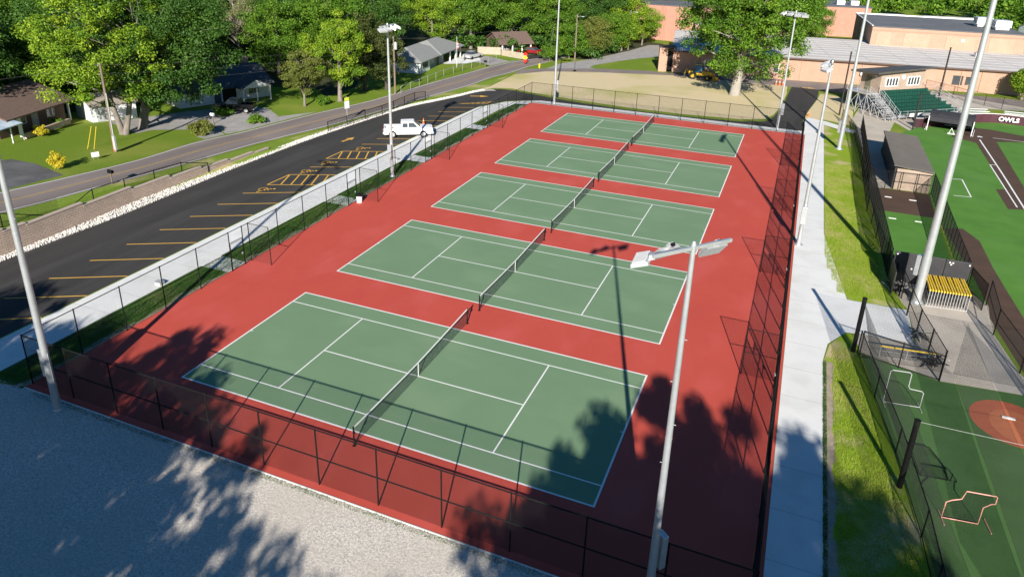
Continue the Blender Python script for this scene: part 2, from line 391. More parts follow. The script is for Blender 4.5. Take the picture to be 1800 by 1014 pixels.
for i in range(56):
    t = i/55; eb.append((33.29+.05*math.sin(i*1.3)+.03*math.sin(i*3.1), -4.5+t*21.5))
sheet('bare_soil', [(x, y) for x, y in eb] + [(33.75+.10*math.sin(i*.9)+.07*math.sin(i*2.3), 17-i*21.5/40) for i in range(41)], .0125, mat('bare_soil', (.40, .33, .25), (.28, .23, .17), 2.2, .95, detail=9, bump=.5, bscale=9))
# lawn between lot and school
sheet('dry_lawn', P((830, 161), (862, 152), (905, 131), (960, 126), (1100, 128), (1180, 132), (1300, 141), (1372, 147), (1384, 152), (1383, 165), (1372, 188), (1360, 202), (1345, 210), (1300, 210), (1200, 201), (1100, 189), (1000, 174), (940, 164), (900, 156), (870, 155)), .008, m_grassy)
sheet('roadside_verge', P((-60, 470), (0, 440), (250, 345), (380, 300), (560, 240), (700, 196), (800, 170), (850, 156), (900, 132), (826, 151), (750, 171), (568, 229), (477, 250), (300, 296), (0, 376), (-60, 392)), .006, m_grassd)
# road
near = smoothline(P((-120, 405), (0, 376), (120, 345), (250, 310), (400, 268), (477, 247), (568, 225), (660, 199), (751, 172), (826, 151), (863, 137.5), (900, 128), (926, 119), (950, 113), (985, 104), (1030, 91)), 3)
far = smoothline(P((-120, 368), (0, 338), (120, 311), (250, 279), (347, 249), (450, 226), (560, 198), (640, 180), (700, 163), (760, 145), (820, 129), (863, 117), (913, 107), (965, 100), (1010, 86)), 3)
rd = sheet('road', near+far[::-1], zA, m_road)
def offs(line, w, ):
    return line
def mid(a, b, t):
    n = 60
    def rs(l):
        d = [0]
        for p, q in zip(l, l[1:]): d.append(d[-1]+math.dist(p, q))
        out = []
        for k in range(n):
            x = d[-1]*k/(n-1); i = max(j for j in range(len(d)) if d[j] <= x+1e-9); i = min(i, len(l)-2)
            f = (x-d[i])/(d[i+1]-d[i]); out.append((l[i][0]*(1-f)+l[i+1][0]*f, l[i][1]*(1-f)+l[i+1][1]*f))
        return out
    A, B = rs(a), rs(b); return [(p[0]*(1-t)+q[0]*t, p[1]*(1-t)+q[1]*t) for p, q in zip(A, B)]
cl = mid(near, far, .47)
strip('centre_line', [p for p in cl], .11, zB, m_yellow_old, rd)
cl2 = mid(near, far, .51); strip('centre_line', cl2, .11, zB, m_yellow_old, rd)
strip('edge_line', mid(near, far, .955), .11, zB, m_white, rd)
strip('edge_line', mid(near, far, .05), .10, zB, m_white, rd)
# school street and side road
sheet('school_road', P((905, 131), (915, 122), (960, 121), (1050, 121), (1140, 125), (1160, 128), (1300, 134), (1450, 146), (1600, 158), (1700, 167), (1900, 188), (1900, 200), (1700, 178), (1600, 170), (1470, 162), (1390, 153), (1300, 144), (1180, 133), (1050, 127.5), (960, 126)), zA+.003, m_road)
sheet('side_road', P((1168, 80), (1162, 100), (1150, 101), (1125, 103), (1080, 109), (1045, 115), (1036, 119), (1050, 121.5), (960, 121.5), (985, 112), (1010, 109), (1060, 100), (1105, 90), (1140, 80)), zA+.001, m_gray)
# driveways on the west side
sheet('driveway', P((0, 283), (20, 280), (62, 288), (112, 308), (0, 336), (-60, 345), (-60, 290)), zA-.002, mat('drive_dark', (.085, .085, .09), (.14, .14, .145), .5, .9, detail=9))
sheet('driveway', P((190, 214), (250, 207), (330, 196), (420, 205), (345, 240), (360, 245), (395, 237), (378, 222), (330, 228), (265, 229), (240, 235)), zA-.003, m_gray)
sheet('driveway', P((330, 196), (420, 189), (470, 190), (490, 205), (556, 197), (440, 227), (398, 236), (378, 222), (390, 205)), zA-.004, m_gray)
sheet('driveway', P((805, 105), (835, 101), (856, 99), (895, 108), (915, 105), (862, 116), (850, 112)), zA-.003, m_gray)
sheet('driveway', P((918, 100), (905, 95), (960, 98), (985, 101), (960, 103), (915, 107)), zA-.003, m_asph)

sheet('shaded_wood_floor', [(-400, 8), (-62, 8), (-60, 22), (-57, 40), (-53, 46), (-50, 62), (-40, 66), (-35, 62), (-35, 70), (-42, 82), (-42, 106), (-31, 108), (-29, 118), (-16, 116), (-12, 113), (-8, 117), (-4, 128), (-1, 144), (-14, 150), (-14, 300), (-400, 300)], .005, mat('shaded_wood_floor', (.050, .062, .020), (.035, .040, .018), .6, 1.0, detail=8))  # ground under the wood, with the deep canopy shade put into its dark colour
sheet('bare_soil', [(-6.93, y) for y in np.arange(-4, 72, 1.0)] + [(-7.30-.14*math.sin(y*1.1)-.10*math.sin(y*2.7+1), y) for y in np.arange(71, -5, -.5)], .0125, mat('bare_soil', (.40, .33, .25), (.28, .23, .17), 2.2, .95, detail=9, bump=.5, bscale=9))
# ---------------------------------------------------------------- parking lot markings
def mark(name, segs, wd=.11, z=.0175):
    mb = MB()
    for a, b in segs:
        a = Vector(a); b = Vector(b); t = (b-a).normalized(); n = Vector((-t.y, t.x))*wd/2
        mb.quad((*(a-n), z), (*(b-n), z), (*(b+n), z), (*(a+n), z))
    return mb.build(name, m_yellow, lot)
nxt = []
sl_ = 2.9/5.15
for k in range(-1, 8):                       # plain stalls west of the courts
    y = 1.9+k*3.23
    mark('stall_line', [((-17.4, y), (-12.85, y+4.55*sl_))])
for (x0, y0) in ((-16.7, 33.75), (-16.65, 43.3), (-16.4, 46.15), (-16.3, 50.2), (-16.3, 53.1), (-16.3, 55.9), (-16.25, 58.7), (-16.2, 61.5), (-16.2, 64.5)):
    mark('stall_line', [((x0, y0), (-12.85, y0+(-12.85-x0)*.50))])
for (ya, yb) in ((27.4, 30.8), (36.9, 39.95)):  # hatched access aisles
    segs = [((-17.0, ya), (-12.85, ya+4.15*.48)), ((-17.05, yb), (-12.85, yb+4.2*.48)), ((-17.0, ya), (-17.05, yb))]
    for q in range(1, 6):
        x = -16.72+q*.87; xt = x-1.13; segs.append(((x, ya+(x+17)*.49), (xt, yb+(xt+17.0)*.48)))
    mark('access_aisle', segs, .13)
segs = [((-15.9, 67.2), (-12.4, 69.2)), ((-15.9, 67.2), (-11.9, 70.9))]
for q in range(1, 6):
    x = -15.5+q*.62; segs.append(((x, 67.4+(x+15.5)*.56), (x+.15, 67.5+(x+15.9)*.86)))
mark('access_aisle', segs, .13)
def wheelchair(x, y):
    mb = MB(); c = math.cos(R(28)); s_ = math.sin(R(28)); z = .018; kk = 1.25
    def T(a, b): a *= kk; b *= kk; return T0(a, b)
    def T0(a, b): return (x+c*a-s_*b, y+s_*a+c*b)
    pts = []
    for i in range(15): 
        a = R(-60-i*19); pts.append((math.cos(a)*.33, math.sin(a)*.33))
    def pl(pp, wd):
        for a, b in zip(pp, pp[1:]):
            a = Vector(T(*a)); b = Vector(T(*b)); t = (b-a).normalized(); n = Vector((-t.y, t.x))*wd/2; e = t*.03
            mb.quad((*(a-n-e), z), (*(b-n+e), z), (*(b+n+e), z), (*(a+n-e), z))
    pl(pts, .15); pl([(.62, .05), (.12, .02), (.10, -.33), (-.22, -.42), (-.35, -.62)], .15); pl([(.4, .05), (.38, -.22)], .11)
    mb.add([(*T(.80+.11*math.cos(i*.7), .06+.11*math.sin(i*.7)), z) for i in range(9)], [tuple(range(9))])
    mb.build('wheelchair_symbol', m_yellow, lot)
for u, v in ((463, 333), (538, 301), (574, 286), (634, 261)): wheelchair(*G(u, v))
def arrow(x, y, a, k=1):
    mb = MB(); c, s_ = math.cos(a), math.sin(a)
    pts = [(-.9, -.13), (.2, -.13), (.2, -.42), (1.1, 0), (.2, .42), (.2, .13), (-.9, .13)]
    mb.add([(x+k*(c*p-s_*q), y+k*(s_*p+c*q), .018) for p, q in pts], [(0, 1, 5, 6), (2, 3, 4)]); mb.build('arrow', m_yellow, lot)
a0 = G(602, 249); a1 = G(620, 243); arrow((a0[0]+a1[0])/2, (a0[1]+a1[1])/2, math.atan2(a1[1]-a0[1], a1[0]-a0[0]), 1.1)
a0 = G(832, 169.5); a1 = G(850, 169.8); arrow((a0[0]+a1[0])/2, (a0[1]+a1[1])/2, math.atan2(a1[1]-a0[1], a1[0]-a0[0]), 1.4)
a0 = G(1412, 154.5); a1 = G(1424, 155.5); arrow((a0[0]+a1[0])/2, (a0[1]+a1[1])/2, math.atan2(a1[1]-a0[1], a1[0]-a0[0]), 1.3)

# ---------------------------------------------------------------- retaining wall, river rock
m_block = brickmat('wall_block', (.50, .385, .305), (.43, .33, .26), (.26, .20, .16), .45, .2, .016, .5)
m_cap = mat('wall_cap', (.46, .38, .32), (.38, .32, .27), 1.2, .9)
rw = thing('retaining_wall', 'stepped tan concrete block retaining wall along the parking lot', 'retaining wall', (XW, 15, 0))
stops = [(-8, 1.95), (6.6, 1.75), (8.4, 1.62), (13.4, 1.36), (18.4, 1.12), (22.7, .88), (26.6, .62), (30.3, .4), (34, .22), (36.5, .1)]
body = MB(); caps = MB()
for (ya, ha), (yb, hb) in zip(stops, stops[1:]):
    hh = ha+.07
    def xf(y): return -23.62 if y < 7 else (-23.62-(y-7)*.055 if y < 19 else -24.28)
    p0, p1 = (xf(ya), ya), (xf(yb), yb)
    body.prism([(p0[0]-.3, ya), p0, p1, (p1[0]-.3, yb)], -.2, hh)
    caps.prism([(p0[0]-.34, ya+.01), (p0[0]+.03, ya+.01), (p1[0]+.03, yb-.01), (p1[0]-.34, yb-.01)], hh, hh+.11)
b1 = body.build('wall', m_block, rw, uvbox=True); c1 = caps.build('cap', m_cap, rw, bevel=.015)
for o in (b1, c1): o.location = (-XW, -15, 0)
fv = [(-8, -23.62), (6, -23.62), (7, -23.62), (13, -23.95), (19, -24.26), (26, -24.28), (33, -24.28)]
mb = MB(); mb.add([(XW-.1, y, TH(-30, y)+.015) for y, x in fv]+[(x-.2, y, TH(-30, y)+.015) for y, x in fv], [(i, i+1, i+1+len(fv), i+len(fv)) for i in range(len(fv)-1)]); tag(mb.build('verge', m_grassd), kind='structure')
rk = MB(); rg = random.Random(3)
ico = bmesh.new(); bmesh.ops.create_icosphere(ico, subdivisions=1, radius=1); IV = [v.co.copy() for v in ico.verts]; IF = [[v.index for v in f.verts] for f in ico.faces]; ico.free()
inner = smoothline([(-23.7, -20), (-23.7, 8), (-24.0, 14), (-24.3, 20), (-24.3, 30), (-24.2, 36), (-23.8, 45.5), (-22.1, 60.9), (-20.4, 67), (-18.7, 72), (-17.3, 77.2), (-15.5, 78.8)], 4)
outer = smoothline([(-22.9, -20), (-22.85, 8), (-22.7, 14), (-22.85, 20), (-23.15, 28), (-23.2, 36), (-22.85, 45.4), (-21.3, 60.7), (-19.5, 66.7), (-17.9, 71.7), (-16.6, 76.4), (-14.6, 78.0)], 4)
sheet('rock_bed', inner+outer[::-1], .019, mat('rock_bed', (.50, .48, .45), (.34, .32, .30), 7, .95, detail=6, bump=.8, bscale=9))
A_ = mid(inner, outer, 0); B_ = mid(inner, outer, 1)
for i in range(9000):
    t = rg.random()*58; k = int(t); f = t-k; q = rg.random()
    a = Vector(A_[k]).lerp(Vector(A_[k+1]), f); b = Vector(B_[k]).lerp(Vector(B_[k+1]), f); p = a.lerp(b, q)
    if p.y < 2: continue
    sz = rg.uniform(.035, .09); rot = Matrix.Rotation(rg.random()*6.28, 3, (rg.random(), rg.random(), rg.random()+.1)); sx, sy, sz_ = sz*rg.uniform(.8, 1.3), sz*rg.uniform(.7, 1.1), sz*rg.uniform(.5, .8)
    rk.add([tuple(rot @ Vector((v.x*sx, v.y*sy, v.z*sz_))+Vector((p.x, p.y, .03+sz*.3+rg.random()*.04))) for v in IV], IF)
tag(rk.build('river_rock', mat('river_rock', (.70, .68, .64), (.46, .44, .41), 9, .9, width=.5)), 'strip of loose white rocks beside the parking lot', 'rocks', kind='stuff')

# ---------------------------------------------------------------- chain link
def wires(mb, a, b, z0, z1, sp=.045, r=.0023, seg=.6):
    "diamond chain-link fabric as real wires between ground points a and b"
    a = Vector((a[0], a[1])); b = Vector((b[0], b[1])); Ln = (b-a).length; d = (b-a)/Ln; H = z1-z0
    st = sp*math.sqrt(2); n = int((Ln+H)/st)+1; nx = Vector((-d.y, d.x))
    V = mb.v; F = mb.f; MI = mb.mi
    off = [(r, 0), (-r*.5, r*.87), (-r*.5, -r*.87)]
    for sgn in (1, -1):
        for i in range(n):
            c = i*st-H          # s at z=0
            s0, s1 = max(c, 0), min(c+H, Ln)
            if s1-s0 < .02: continue
            k = max(1, int((s1-s0)/seg+.5))
            prev = None
            for j in range(k+1):
                ss = s0+(s1-s0)*j/k; zz = z0+(ss-c)
                if sgn < 0: zz = z1-(ss-c)
                p = a+d*ss
                idx = len(V)
                for (q, m_) in off:
                    # small triangle perpendicular to wire: fence normal and in-plane normal
                    V.append((p.x+nx.x*q-d.x*m_*.7*sgn, p.y+nx.y*q-d.y*m_*.7*sgn, zz+m_*.7))
                if prev is not None:
                    for t in range(3):
                        u = (t+1) % 3; F.append((prev+t, prev+u, idx+u, idx+t)); MI.append(mb.k)
                prev = idx
def fence(name, label, pts, h, step, group=None, rails=(1.0,), sp=.045, r=.0023, pr=.036, cat='fence', base=None, mats=None, mesh=True, gaps=(), rr=.027, postpts=None, seg=.6):
    "pts polyline on the ground; posts, rails and mesh as parts"
    m = mats or m_black
    root = thing(name, label, cat, (pts[0][0], pts[0][1], TH(*pts[0])), group=group)
    org = Vector(root.location)
    proto = None; ml = MB()
    posts = []
    for a, b in zip(pts, pts[1:]):
        n = max(1, round(math.dist(a, b)/step))
        for i in range(n): posts.append((a[0]+(b[0]-a[0])*i/n, a[1]+(b[1]-a[1])*i/n))
    posts.append(pts[-1])
    if postpts: posts = postpts
    for p in posts:
        z = TH(*p)
        if proto is None:
            mb = MB(); mb.tube((0, 0, -.05), (0, 0, h+.02), pr, n=8); mb.tube((0, 0, h+.02), (0, 0, h+.06), pr*1.2, pr*.5, n=8)
            proto = mb.build('post', m, root, smooth=False); q = proto
        else:
            q = proto.copy(); C.objects.link(q); q.parent = root
        q.location = Vector((p[0], p[1], z))-org
    for fr in rails:
        mb = MB()
        for a, b in zip(posts, posts[1:]):
            mb.tube((a[0]-org.x, a[1]-org.y, TH(*a)-org.z+h*fr), (b[0]-org.x, b[1]-org.y, TH(*b)-org.z+h*fr), rr, n=6, caps=False)
        mb.build('rail', m, root)
    if mesh:
        for a, b in zip(pts, pts[1:]):
            n = max(1, int(math.dist(a, b)/12)) if TH(*a) != TH(*b) else 1
            for i in range(n):
                p = (a[0]+(b[0]-a[0])*i/n-org.x, a[1]+(b[1]-a[1])*i/n-org.y); q = (a[0]+(b[0]-a[0])*(i+1)/n-org.x, a[1]+(b[1]-a[1])*(i+1)/n-org.y)
                z = TH(*a)*(1-i/n)+TH(*b)*i/n-org.z
                wires(ml, p, q, z+.04, z+h, sp, r, seg)
        ml.build('chain_link', m_blackm, root)
    return root
FH = 3.05
FY, FYB, FXL, FXR = -3.76, 73.35-.45, -6.78, 30.62
fence('chain_link_fence', 'tall black chain link fence between the gravel lot and the nearest court', [(FXL, FY), (FXR, FY)], FH, 3.06, 'fences around the tennis courts', (1.0, .5), .045, .0030, rr=.032)
fence('chain_link_fence', 'tall black chain link fence behind the farthest court, before the dry lawn', [(FXL, FYB), (FXR, FYB)], FH, 3.06, 'fences around the tennis courts', (1.0, .06), .09, .0042)
def sidefence(x, label, sg, sp, r):
    root = None
    GY = [11.42, 26.1, 40.6, 55.6]; pts = []
    y = FY; posts = []
    stops_ = [FY]+GY+[FYB]
    pp = []
    for k in range(5):
        ya = stops_[k] if k == 0 else stops_[k]+2.0
        yb = stops_[k+1]
        n = max(1, round((yb-ya)/3.05)); pp += [(x, ya+(yb-ya)*i/n) for i in range(n+1)]
        if k < 4: pp.append((x, yb+1.35))
    root = fence('chain_link_fence', label, [(x, FY), (x, FYB)], FH, 3.05, 'fences around the tennis courts', (1.0, .5), mesh=False, postpts=pp)
    org = Vector(root.location); ml = MB()
    for k in range(5):
        ya = stops_[k] if k == 0 else stops_[k]+1.35
        wires(ml, (0, ya-org.y), (0, stops_[k+1]-org.y), .04, FH, sp, r)
    ml.build('chain_link', m_blackm, root)
    for gy in GY:
        g = MB(); y0 = gy-org.y
        g.tube((0, y0+.06, .08), (0, y0+.06, 2.1), .024, n=6); g.tube((0, y0+1.29, .08), (0, y0+1.29, 2.1), .024, n=6)
        for z in (.1, 1.1, 2.1): g.tube((0, y0+.06, z), (0, y0+1.29, z), .02, n=6)
        g.tube((0, y0, 2.2), (0, y0+1.35, 2.2), .024, n=6)
        wires(g, (0, y0+.06), (0, y0+1.29), .1, 2.1, sp, r)
        go = g.build('gate', m_black, root)
        lt = MB(); lt.box((-.04, y0+1.2, 1.0), (.1, .06, .16)); lt.build('latch', m_grey, go)
        bf = MB(); yb = y0+2.0
        x1 = sg*1.85
        bf.tube((x1, yb, 0), (x1, yb, FH), .03, n=8)
        bf.tube((0, yb, FH), (x1, yb, FH), .021, n=6); bf.tube((0, yb, FH*.5), (x1, yb, FH*.5), .021, n=6)
        wires(bf, (0, yb), (x1, yb), .04, FH, sp, r)
        bf.build('baffle_panel', m_black, root)
    return root
sidefence(FXL, 'tall black chain link fence with gates along the parking lot side of the courts', 1, .058, .0017)
sidefence(FXR, 'tall black chain link fence with gates beside the wide white walk', -1, .045, .0026)

# ---------------------------------------------------------------- tennis nets
NAMES = ['nearest the gravel lot', 'second from the gravel lot', 'in the middle of the five', 'second from the dry lawn', 'farthest away, next to the dry lawn']
def net():
    t = thing('tennis_net', '', 'tennis net', (0, 0, 0), group='tennis nets')
    for sx in (-.914-W/2, .914+W/2):
        p = MB(); p.tube((0, 0, 0), (0, 0, 1.09), .038, n=12); p.tube((0, 0, 1.09), (0, 0, 1.12), .045, .03, n=12); p.box((0, 0, .012), (.16, .16, .02))
        p.box((.05, 0, .8), (.06, .05, .14)); q = p.build('post', m_black, t); q.location = (0, sx, 0)
    Y = W/2+.914; ns = 24
    def top(y): return .914+(1.07-.914)*(abs(y)/Y)**1.15
    n = MB(); sp = .042; r = .0021
    def tri(a, b, r):
        a = Vector(a); b = Vector(b); z = (b-a).normalized(); x = Vector((1, 0, 0)); y = z.cross(x)
        vs = []
        for p in (a, b):
            for k in range(3): vs.append(p+x*math.cos(k*2.094)*r+y*math.sin(k*2.094)*r)
        n.add(vs, [(0, 1, 4, 3), (1, 2, 5, 4), (2, 0, 3, 5)])
    k = int(2*Y/sp)
    for i in range(k+1):
        y = -Y+.03+i*(2*Y-.06)/k; tri((0, y, .03), (0, y, top(y)), r)
    for j in range(24):
        f = j/24
        for i in range(ns):
            y0 = -Y+2*Y*i/ns; y1 = -Y+2*Y*(i+1)/ns
            tri((0, y0, .03+f*(top(y0)-.06)), (0, y1, .03+f*(top(y1)-.06)), r)
    n.build('net', m_netb, t)
    b = MB()
    for i in range(ns):
        y0 = -Y+2*Y*i/ns; y1 = -Y+2*Y*(i+1)/ns
        b.slab([(-.018, y0, top(y0)+.01), (.018, y0, top(y0)+.01), (.018, y1, top(y1)+.01), (-.018, y1, top(y1)+.01)], .065)
    b.build('top_band', m_white, t)
    c = MB(); c.box((0, 0, .46), (.03, .055, .92)); c.build('centre_strap', m_white, t)
    return t
nt0 = net()
for i, y0 in enumerate(YC):
    o = nt0 if i == 0 else dup(nt0)
    o.location = (L/2, y0+W/2, .026); o['label'] = 'black tennis net on the court '+NAMES[i]

# ---------------------------------------------------------------- court light poles
def lightpole(h, r0, label, loc, aim, style=0, arms=None):
    t = thing('light_pole', label, 'light pole', (*loc, 0), group='tall sports light poles')
    p = MB(); p.tube((0, 0, 0), (0, 0, h), r0, r0*.52, n=24, caps=True)
    p.tube((0, 0, 0), (0, 0, .12), r0*1.5, r0*1.35, n=24)
    p.tube((0, 0, h*.52), (0, 0, h*.52+.05), r0*.80, n=24)
    p.build('pole', m_galv, t, smooth=False)
    for q in ((.42, 0), (.6, 1), (.3, 2)):
        pass
    for k in range(4):
        z = h*.45+k*h*.11; s_ = 1 if k % 2 else -1; pg = MB(); pg.tube((s_*r0*.6, 0, z), (s_*(r0*.6+.09), 0, z), .014, n=6)
        pg.build('bolt', m_galv, t)
    b = MB(); b.box((0, 0, 0), (.42, .26, 1.5)); bo = b.build('control_box', m_galv, t, bevel=.02)
    ax = Vector((math.cos(aim), math.sin(aim), 0)); bo.location = (-ax.x*(r0+.16)*0+(r0+.16)*math.cos(aim+1.57*(1 if style != 2 else -1)), (r0+.16)*math.sin(aim+1.57*(1 if style != 2 else -1)), 2.7); bo.rotation_euler = (0, 0, aim)
    hh_ = MB(); hh_.box((0, -r0*.97, .75), (.12, .03, .26)); hh_.build('hand_hole', m_grey, t)
    bb_ = MB(); bb_.tube((0, 0, -.02), (0, 0, .035), r0*2.1, n=20); bb_.build('base_plate', m_galv, t)
    cb_ = MB(); cb_.path([(r0*.95, 0, .9), (r0*.95, 0, 3.4)], .018, 6); cb_.build('conduit', m_grey, t)
    fl = MB(); fl.tube((0, 0, h), (0, 0, h+.12), r0*.55, r0*.3, n=16); fl.build('cap', m_galv, t)
    offsets = arms
    arm = MB(); c, s_ = math.cos(aim), math.sin(aim)
    side = Vector((-s_, c, 0)); fwd = Vector((c, s_, 0))
    w_ = max(abs(o[0]) for o in offsets)
    arm.box((0, 0, 0), (.10, 2*w_+.2, .12)); ao = arm.build('crossarm', m_galv, t, bevel=.01); ao.location = (0, 0, h-.1); ao.rotation_euler = (0, 0, aim)
    for k, (sd, fw, yaw, tilt) in enumerate(offsets):
        l = MB(); l.mat(0).box((.36, 0, 0), (.54, .84, .10), top=.93); l.mat(1).box((.36, 0, -.065), (.54, .82, .012)); l.mat(1).box((.36, 0, .063), (.44, .78, .02)); l.mat(0)
        for f in range(13): l.box((.36, -.36+f*.06, .085), (.42, .012, .04))
        l.box((.02, 0, .05), (.16, .2, .16)); l.mat(2).box((-.1, 0, .03), (.09, .12, .1))
        lo = l.build('floodlight', [m_alu, m_grey, m_black], t)
        q = side*sd+fwd*fw; lo.location = (q.x, q.y, h-.2); lo.rotation_euler = (0, tilt, aim+yaw)
    return t
PP = [((27.1, -4.35), 14.9, 'bare'), ]
A4 = [(-1.35, .1, -.5, .5), (-.45, .1, -.2, .5), (.45, .1, .35, .5), (1.35, .1, .6, .5)]
A3 = [(-1.25, .1, -.35, .45), (.5, .1, .15, .45), (1.3, .1, .5, .45)]
AIMN = R(100)
lightpole(15.0, .155, 'grey light pole rising in front of the nearest court, lamps at the centre right', (27.02, -4.05), R(139), 2, [(1.42, .1, .75, .35), (.42, .5, .1, .85), (-1.1, .1, 0, .9)])
lightpole(19.0, .19, 'grey light pole at the near left corner, standing in the gravel', (-3.6, -4.72), R(70), 0, A3)
lightpole(15.1, .175, 'grey light pole beside the white pickup, behind the parking lot fence', (-7.55, 35.0), R(0), 2, [(-1.3, .1, -.5, .5), (-.6, .1, -.15, .5), (.45, .1, .3, .5), (1.15, .1, .55, .5)])
lightpole(17.5, .17, 'grey light pole behind the far left corner of the courts', (-3.65, 74.1), R(-60), 0, A3)
lightpole(15.1, .165, 'grey light pole at the far right corner, before the big tree', (27.5, 74.7), R(-120), 0, A4)
lightpole(15.1, .17, 'grey light pole standing on the wide white walk halfway along', (31.3, 35.0), R(180), 0, A4)
lightpole(21.5, .24, 'tall grey light pole on the grass bank near the press box', (35.0, 68.1), R(60), 0, A4)
lightpole(23.0, .29, 'tallest grey light pole beside the stack of yellow hurdles', (39.35, 28.0), R(60), 0, A4)

# ---------------------------------------------------------------- trees
def limb(mb, a, b, r0, r1, rg, bend=.12, n=6):
    a = Vector(a); b = Vector(b); Ln = (b-a).length; pts = []; rs = []
    off = Vector((rg.uniform(-1, 1), rg.uniform(-1, 1), rg.uniform(-.3, .6)))*Ln*bend
    for i in range(n):
        t = i/(n-1); pts.append(a.lerp(b, t)+off*math.sin(t*math.pi)+Vector((rg.uniform(-1, 1), rg.uniform(-1, 1), 0))*Ln*.012*(0 < i < n-1)); rs.append(r0+(r1-r0)*t)
    mb.path(pts, rs, 7); return pts
def leafmesh(name, centers, radii, per, size, seed, flat=.75):
    g = np.random.default_rng(seed); cs = np.repeat(centers, per, 0); rr = np.repeat(radii, per)
    n = len(cs); d = g.normal(size=(n, 3)); d /= np.linalg.norm(d, axis=1)[:, None]; q = g.random(n)**.45
    p = cs+d*(q*rr)[:, None]*np.array([1, 1, flat])
    nrm = d*.55+g.normal(size=(n, 3))*.55+np.array([0, 0, .55]); nrm /= np.linalg.norm(nrm, axis=1)[:, None]
    t = np.cross(nrm, g.normal(size=(n, 3))); t /= np.linalg.norm(t, axis=1)[:, None]; b = np.cross(nrm, t)
    s_ = size*g.uniform(.6, 1.35, n)[:, None]
    v = np.stack([p-t*s_, p+b*s_*.55+nrm*s_*.15, p+t*s_, p-b*s_*.55+nrm*s_*.15], 1).reshape(-1, 3)
    me = bpy.data.meshes.new(name); me.vertices.add(4*n); me.vertices.foreach_set('co', v.ravel())
    me.loops.add(4*n); me.loops.foreach_set('vertex_index', np.arange(4*n)); me.polygons.add(n)
    me.polygons.foreach_set('loop_start', np.arange(0, 4*n, 4)); me.polygons.foreach_set('loop_total', np.full(n, 4)); me.update()
    return me
LEAF = {
 'mid':   leafmat('leaves_mid', (.034, .10, .009), (.095, .205, .016), (.195, .32, .028)),
 'bright':leafmat('leaves_bright', (.058, .14, .011), (.165, .29, .018), (.36, .45, .034)),
 'dark':  leafmat('leaves_dark', (.024, .072, .012), (.052, .125, .018), (.09, .18, .026)),
 'olive': leafmat('leaves_olive', (.08, .11, .02), (.15, .18, .035), (.24, .25, .05)),
 'pale':  leafmat('leaves_pale', (.13, .14, .05), (.22, .24, .09), (.32, .33, .15)),
 'cedar': leafmat('leaves_cedar', (.030, .055, .012), (.07, .095, .022), (.12, .13, .03)),
 'yellow':leafmat('leaves_yellow', (.38, .36, .02), (.60, .50, .03), (.75, .62, .06)),
}
def tree(name, label, cat, H, Rr, th, kind, seed, nc=95, per=110, size=.20, trunk=.32, group=None, bark=None, stems=1, cr=(.9, 1.9), limbs=14, spread=.45, cone=0, lean=(0, 0), flat=.72):
    rg = random.Random(seed); g = np.random.default_rng(seed)
    t = thing(name, label, cat, group=group)
    rz = (H-th)/2; cz = th+rz
    lobes = [(Vector((rg.gauss(0, 1), rg.gauss(0, 1), rg.gauss(0, .8))).normalized(), rg.uniform(-.28, .30)) for _ in range(12)]
    cs = []; rs = []
    while len(cs) < nc:
        d = Vector((rg.gauss(0, 1), rg.gauss(0, 1), rg.gauss(0, 1))).normalized()
        k = 1+sum(a*max(0, d.dot(l))**4 for l, a in lobes); q = rg.random()**.40*k
        p = Vector((d.x*Rr*q, d.y*Rr*q, d.z*rz*q))
        f = 1-cone*max(0, (p.z/rz+1)/2); p.x *= f; p.y *= f
        r_ = rg.uniform(*cr)*(1-.45*cone*(p.z/rz+1)/2)
        cs.append((p.x+lean[0]*(p.z+rz)/(2*rz), p.y+lean[1]*(p.z+rz)/(2*rz), p.z*.92+cz)); rs.append(r_)
    me = leafmesh('crown', np.array(cs), np.array(rs), per, size, seed, flat); me.materials.append(LEAF[kind])
    c = bpy.data.objects.new('crown', me); C.objects.link(c); c.parent = t
    tb = MB()
    for sidx in range(stems):
        base = Vector((0, 0, -.1)) if stems == 1 else Vector((rg.uniform(-.35, .35), rg.uniform(-.35, .35), -.1))
        top = Vector((rg.uniform(-.1, .1)*Rr+lean[0]*.6, rg.uniform(-.1, .1)*Rr+lean[1]*.6, cz+rz*.45))
        if stems > 1: a = 2*math.pi*sidx/stems+rg.random(); top = Vector((math.cos(a)*Rr*.35, math.sin(a)*Rr*.35, cz+rz*.4))
        k = trunk/(stems**.4); mid_ = base.lerp(top, .35)
        tb.path([base, base+Vector((0, 0, .35)), base.lerp(mid_, .5), mid_, mid_.lerp(top, .5), top], [k*1.55, k*1.1, k*.9, k*.75, k*.42, k*.1], 10)
        order = sorted(range(nc), key=lambda i: rg.random())[:limbs//stems]
        for i in order:
            e = Vector(cs[i]); f = min(.95, max(.30*th/ (cz) , (e.z-1.5*abs(rg.random()))/max(top.z, 1)*.72)); st = base.lerp(top, f)
            limb(tb, st, e, k*.36*(1.15-f), .02, rg, .10)
    tb.build('trunk', bark or m_bark, t, smooth=True)
    return t
TG = 'trees of the wooded yards'
def place(t, uv, rz=0, sc=1, z=None, xy=None):
    x, y = xy if xy else G(*uv); t.location = (x, y, TH(x, y)); t.rotation_euler = (0, 0, rz); t.scale = (sc,)*3; return t
def fin(t, **k): return t

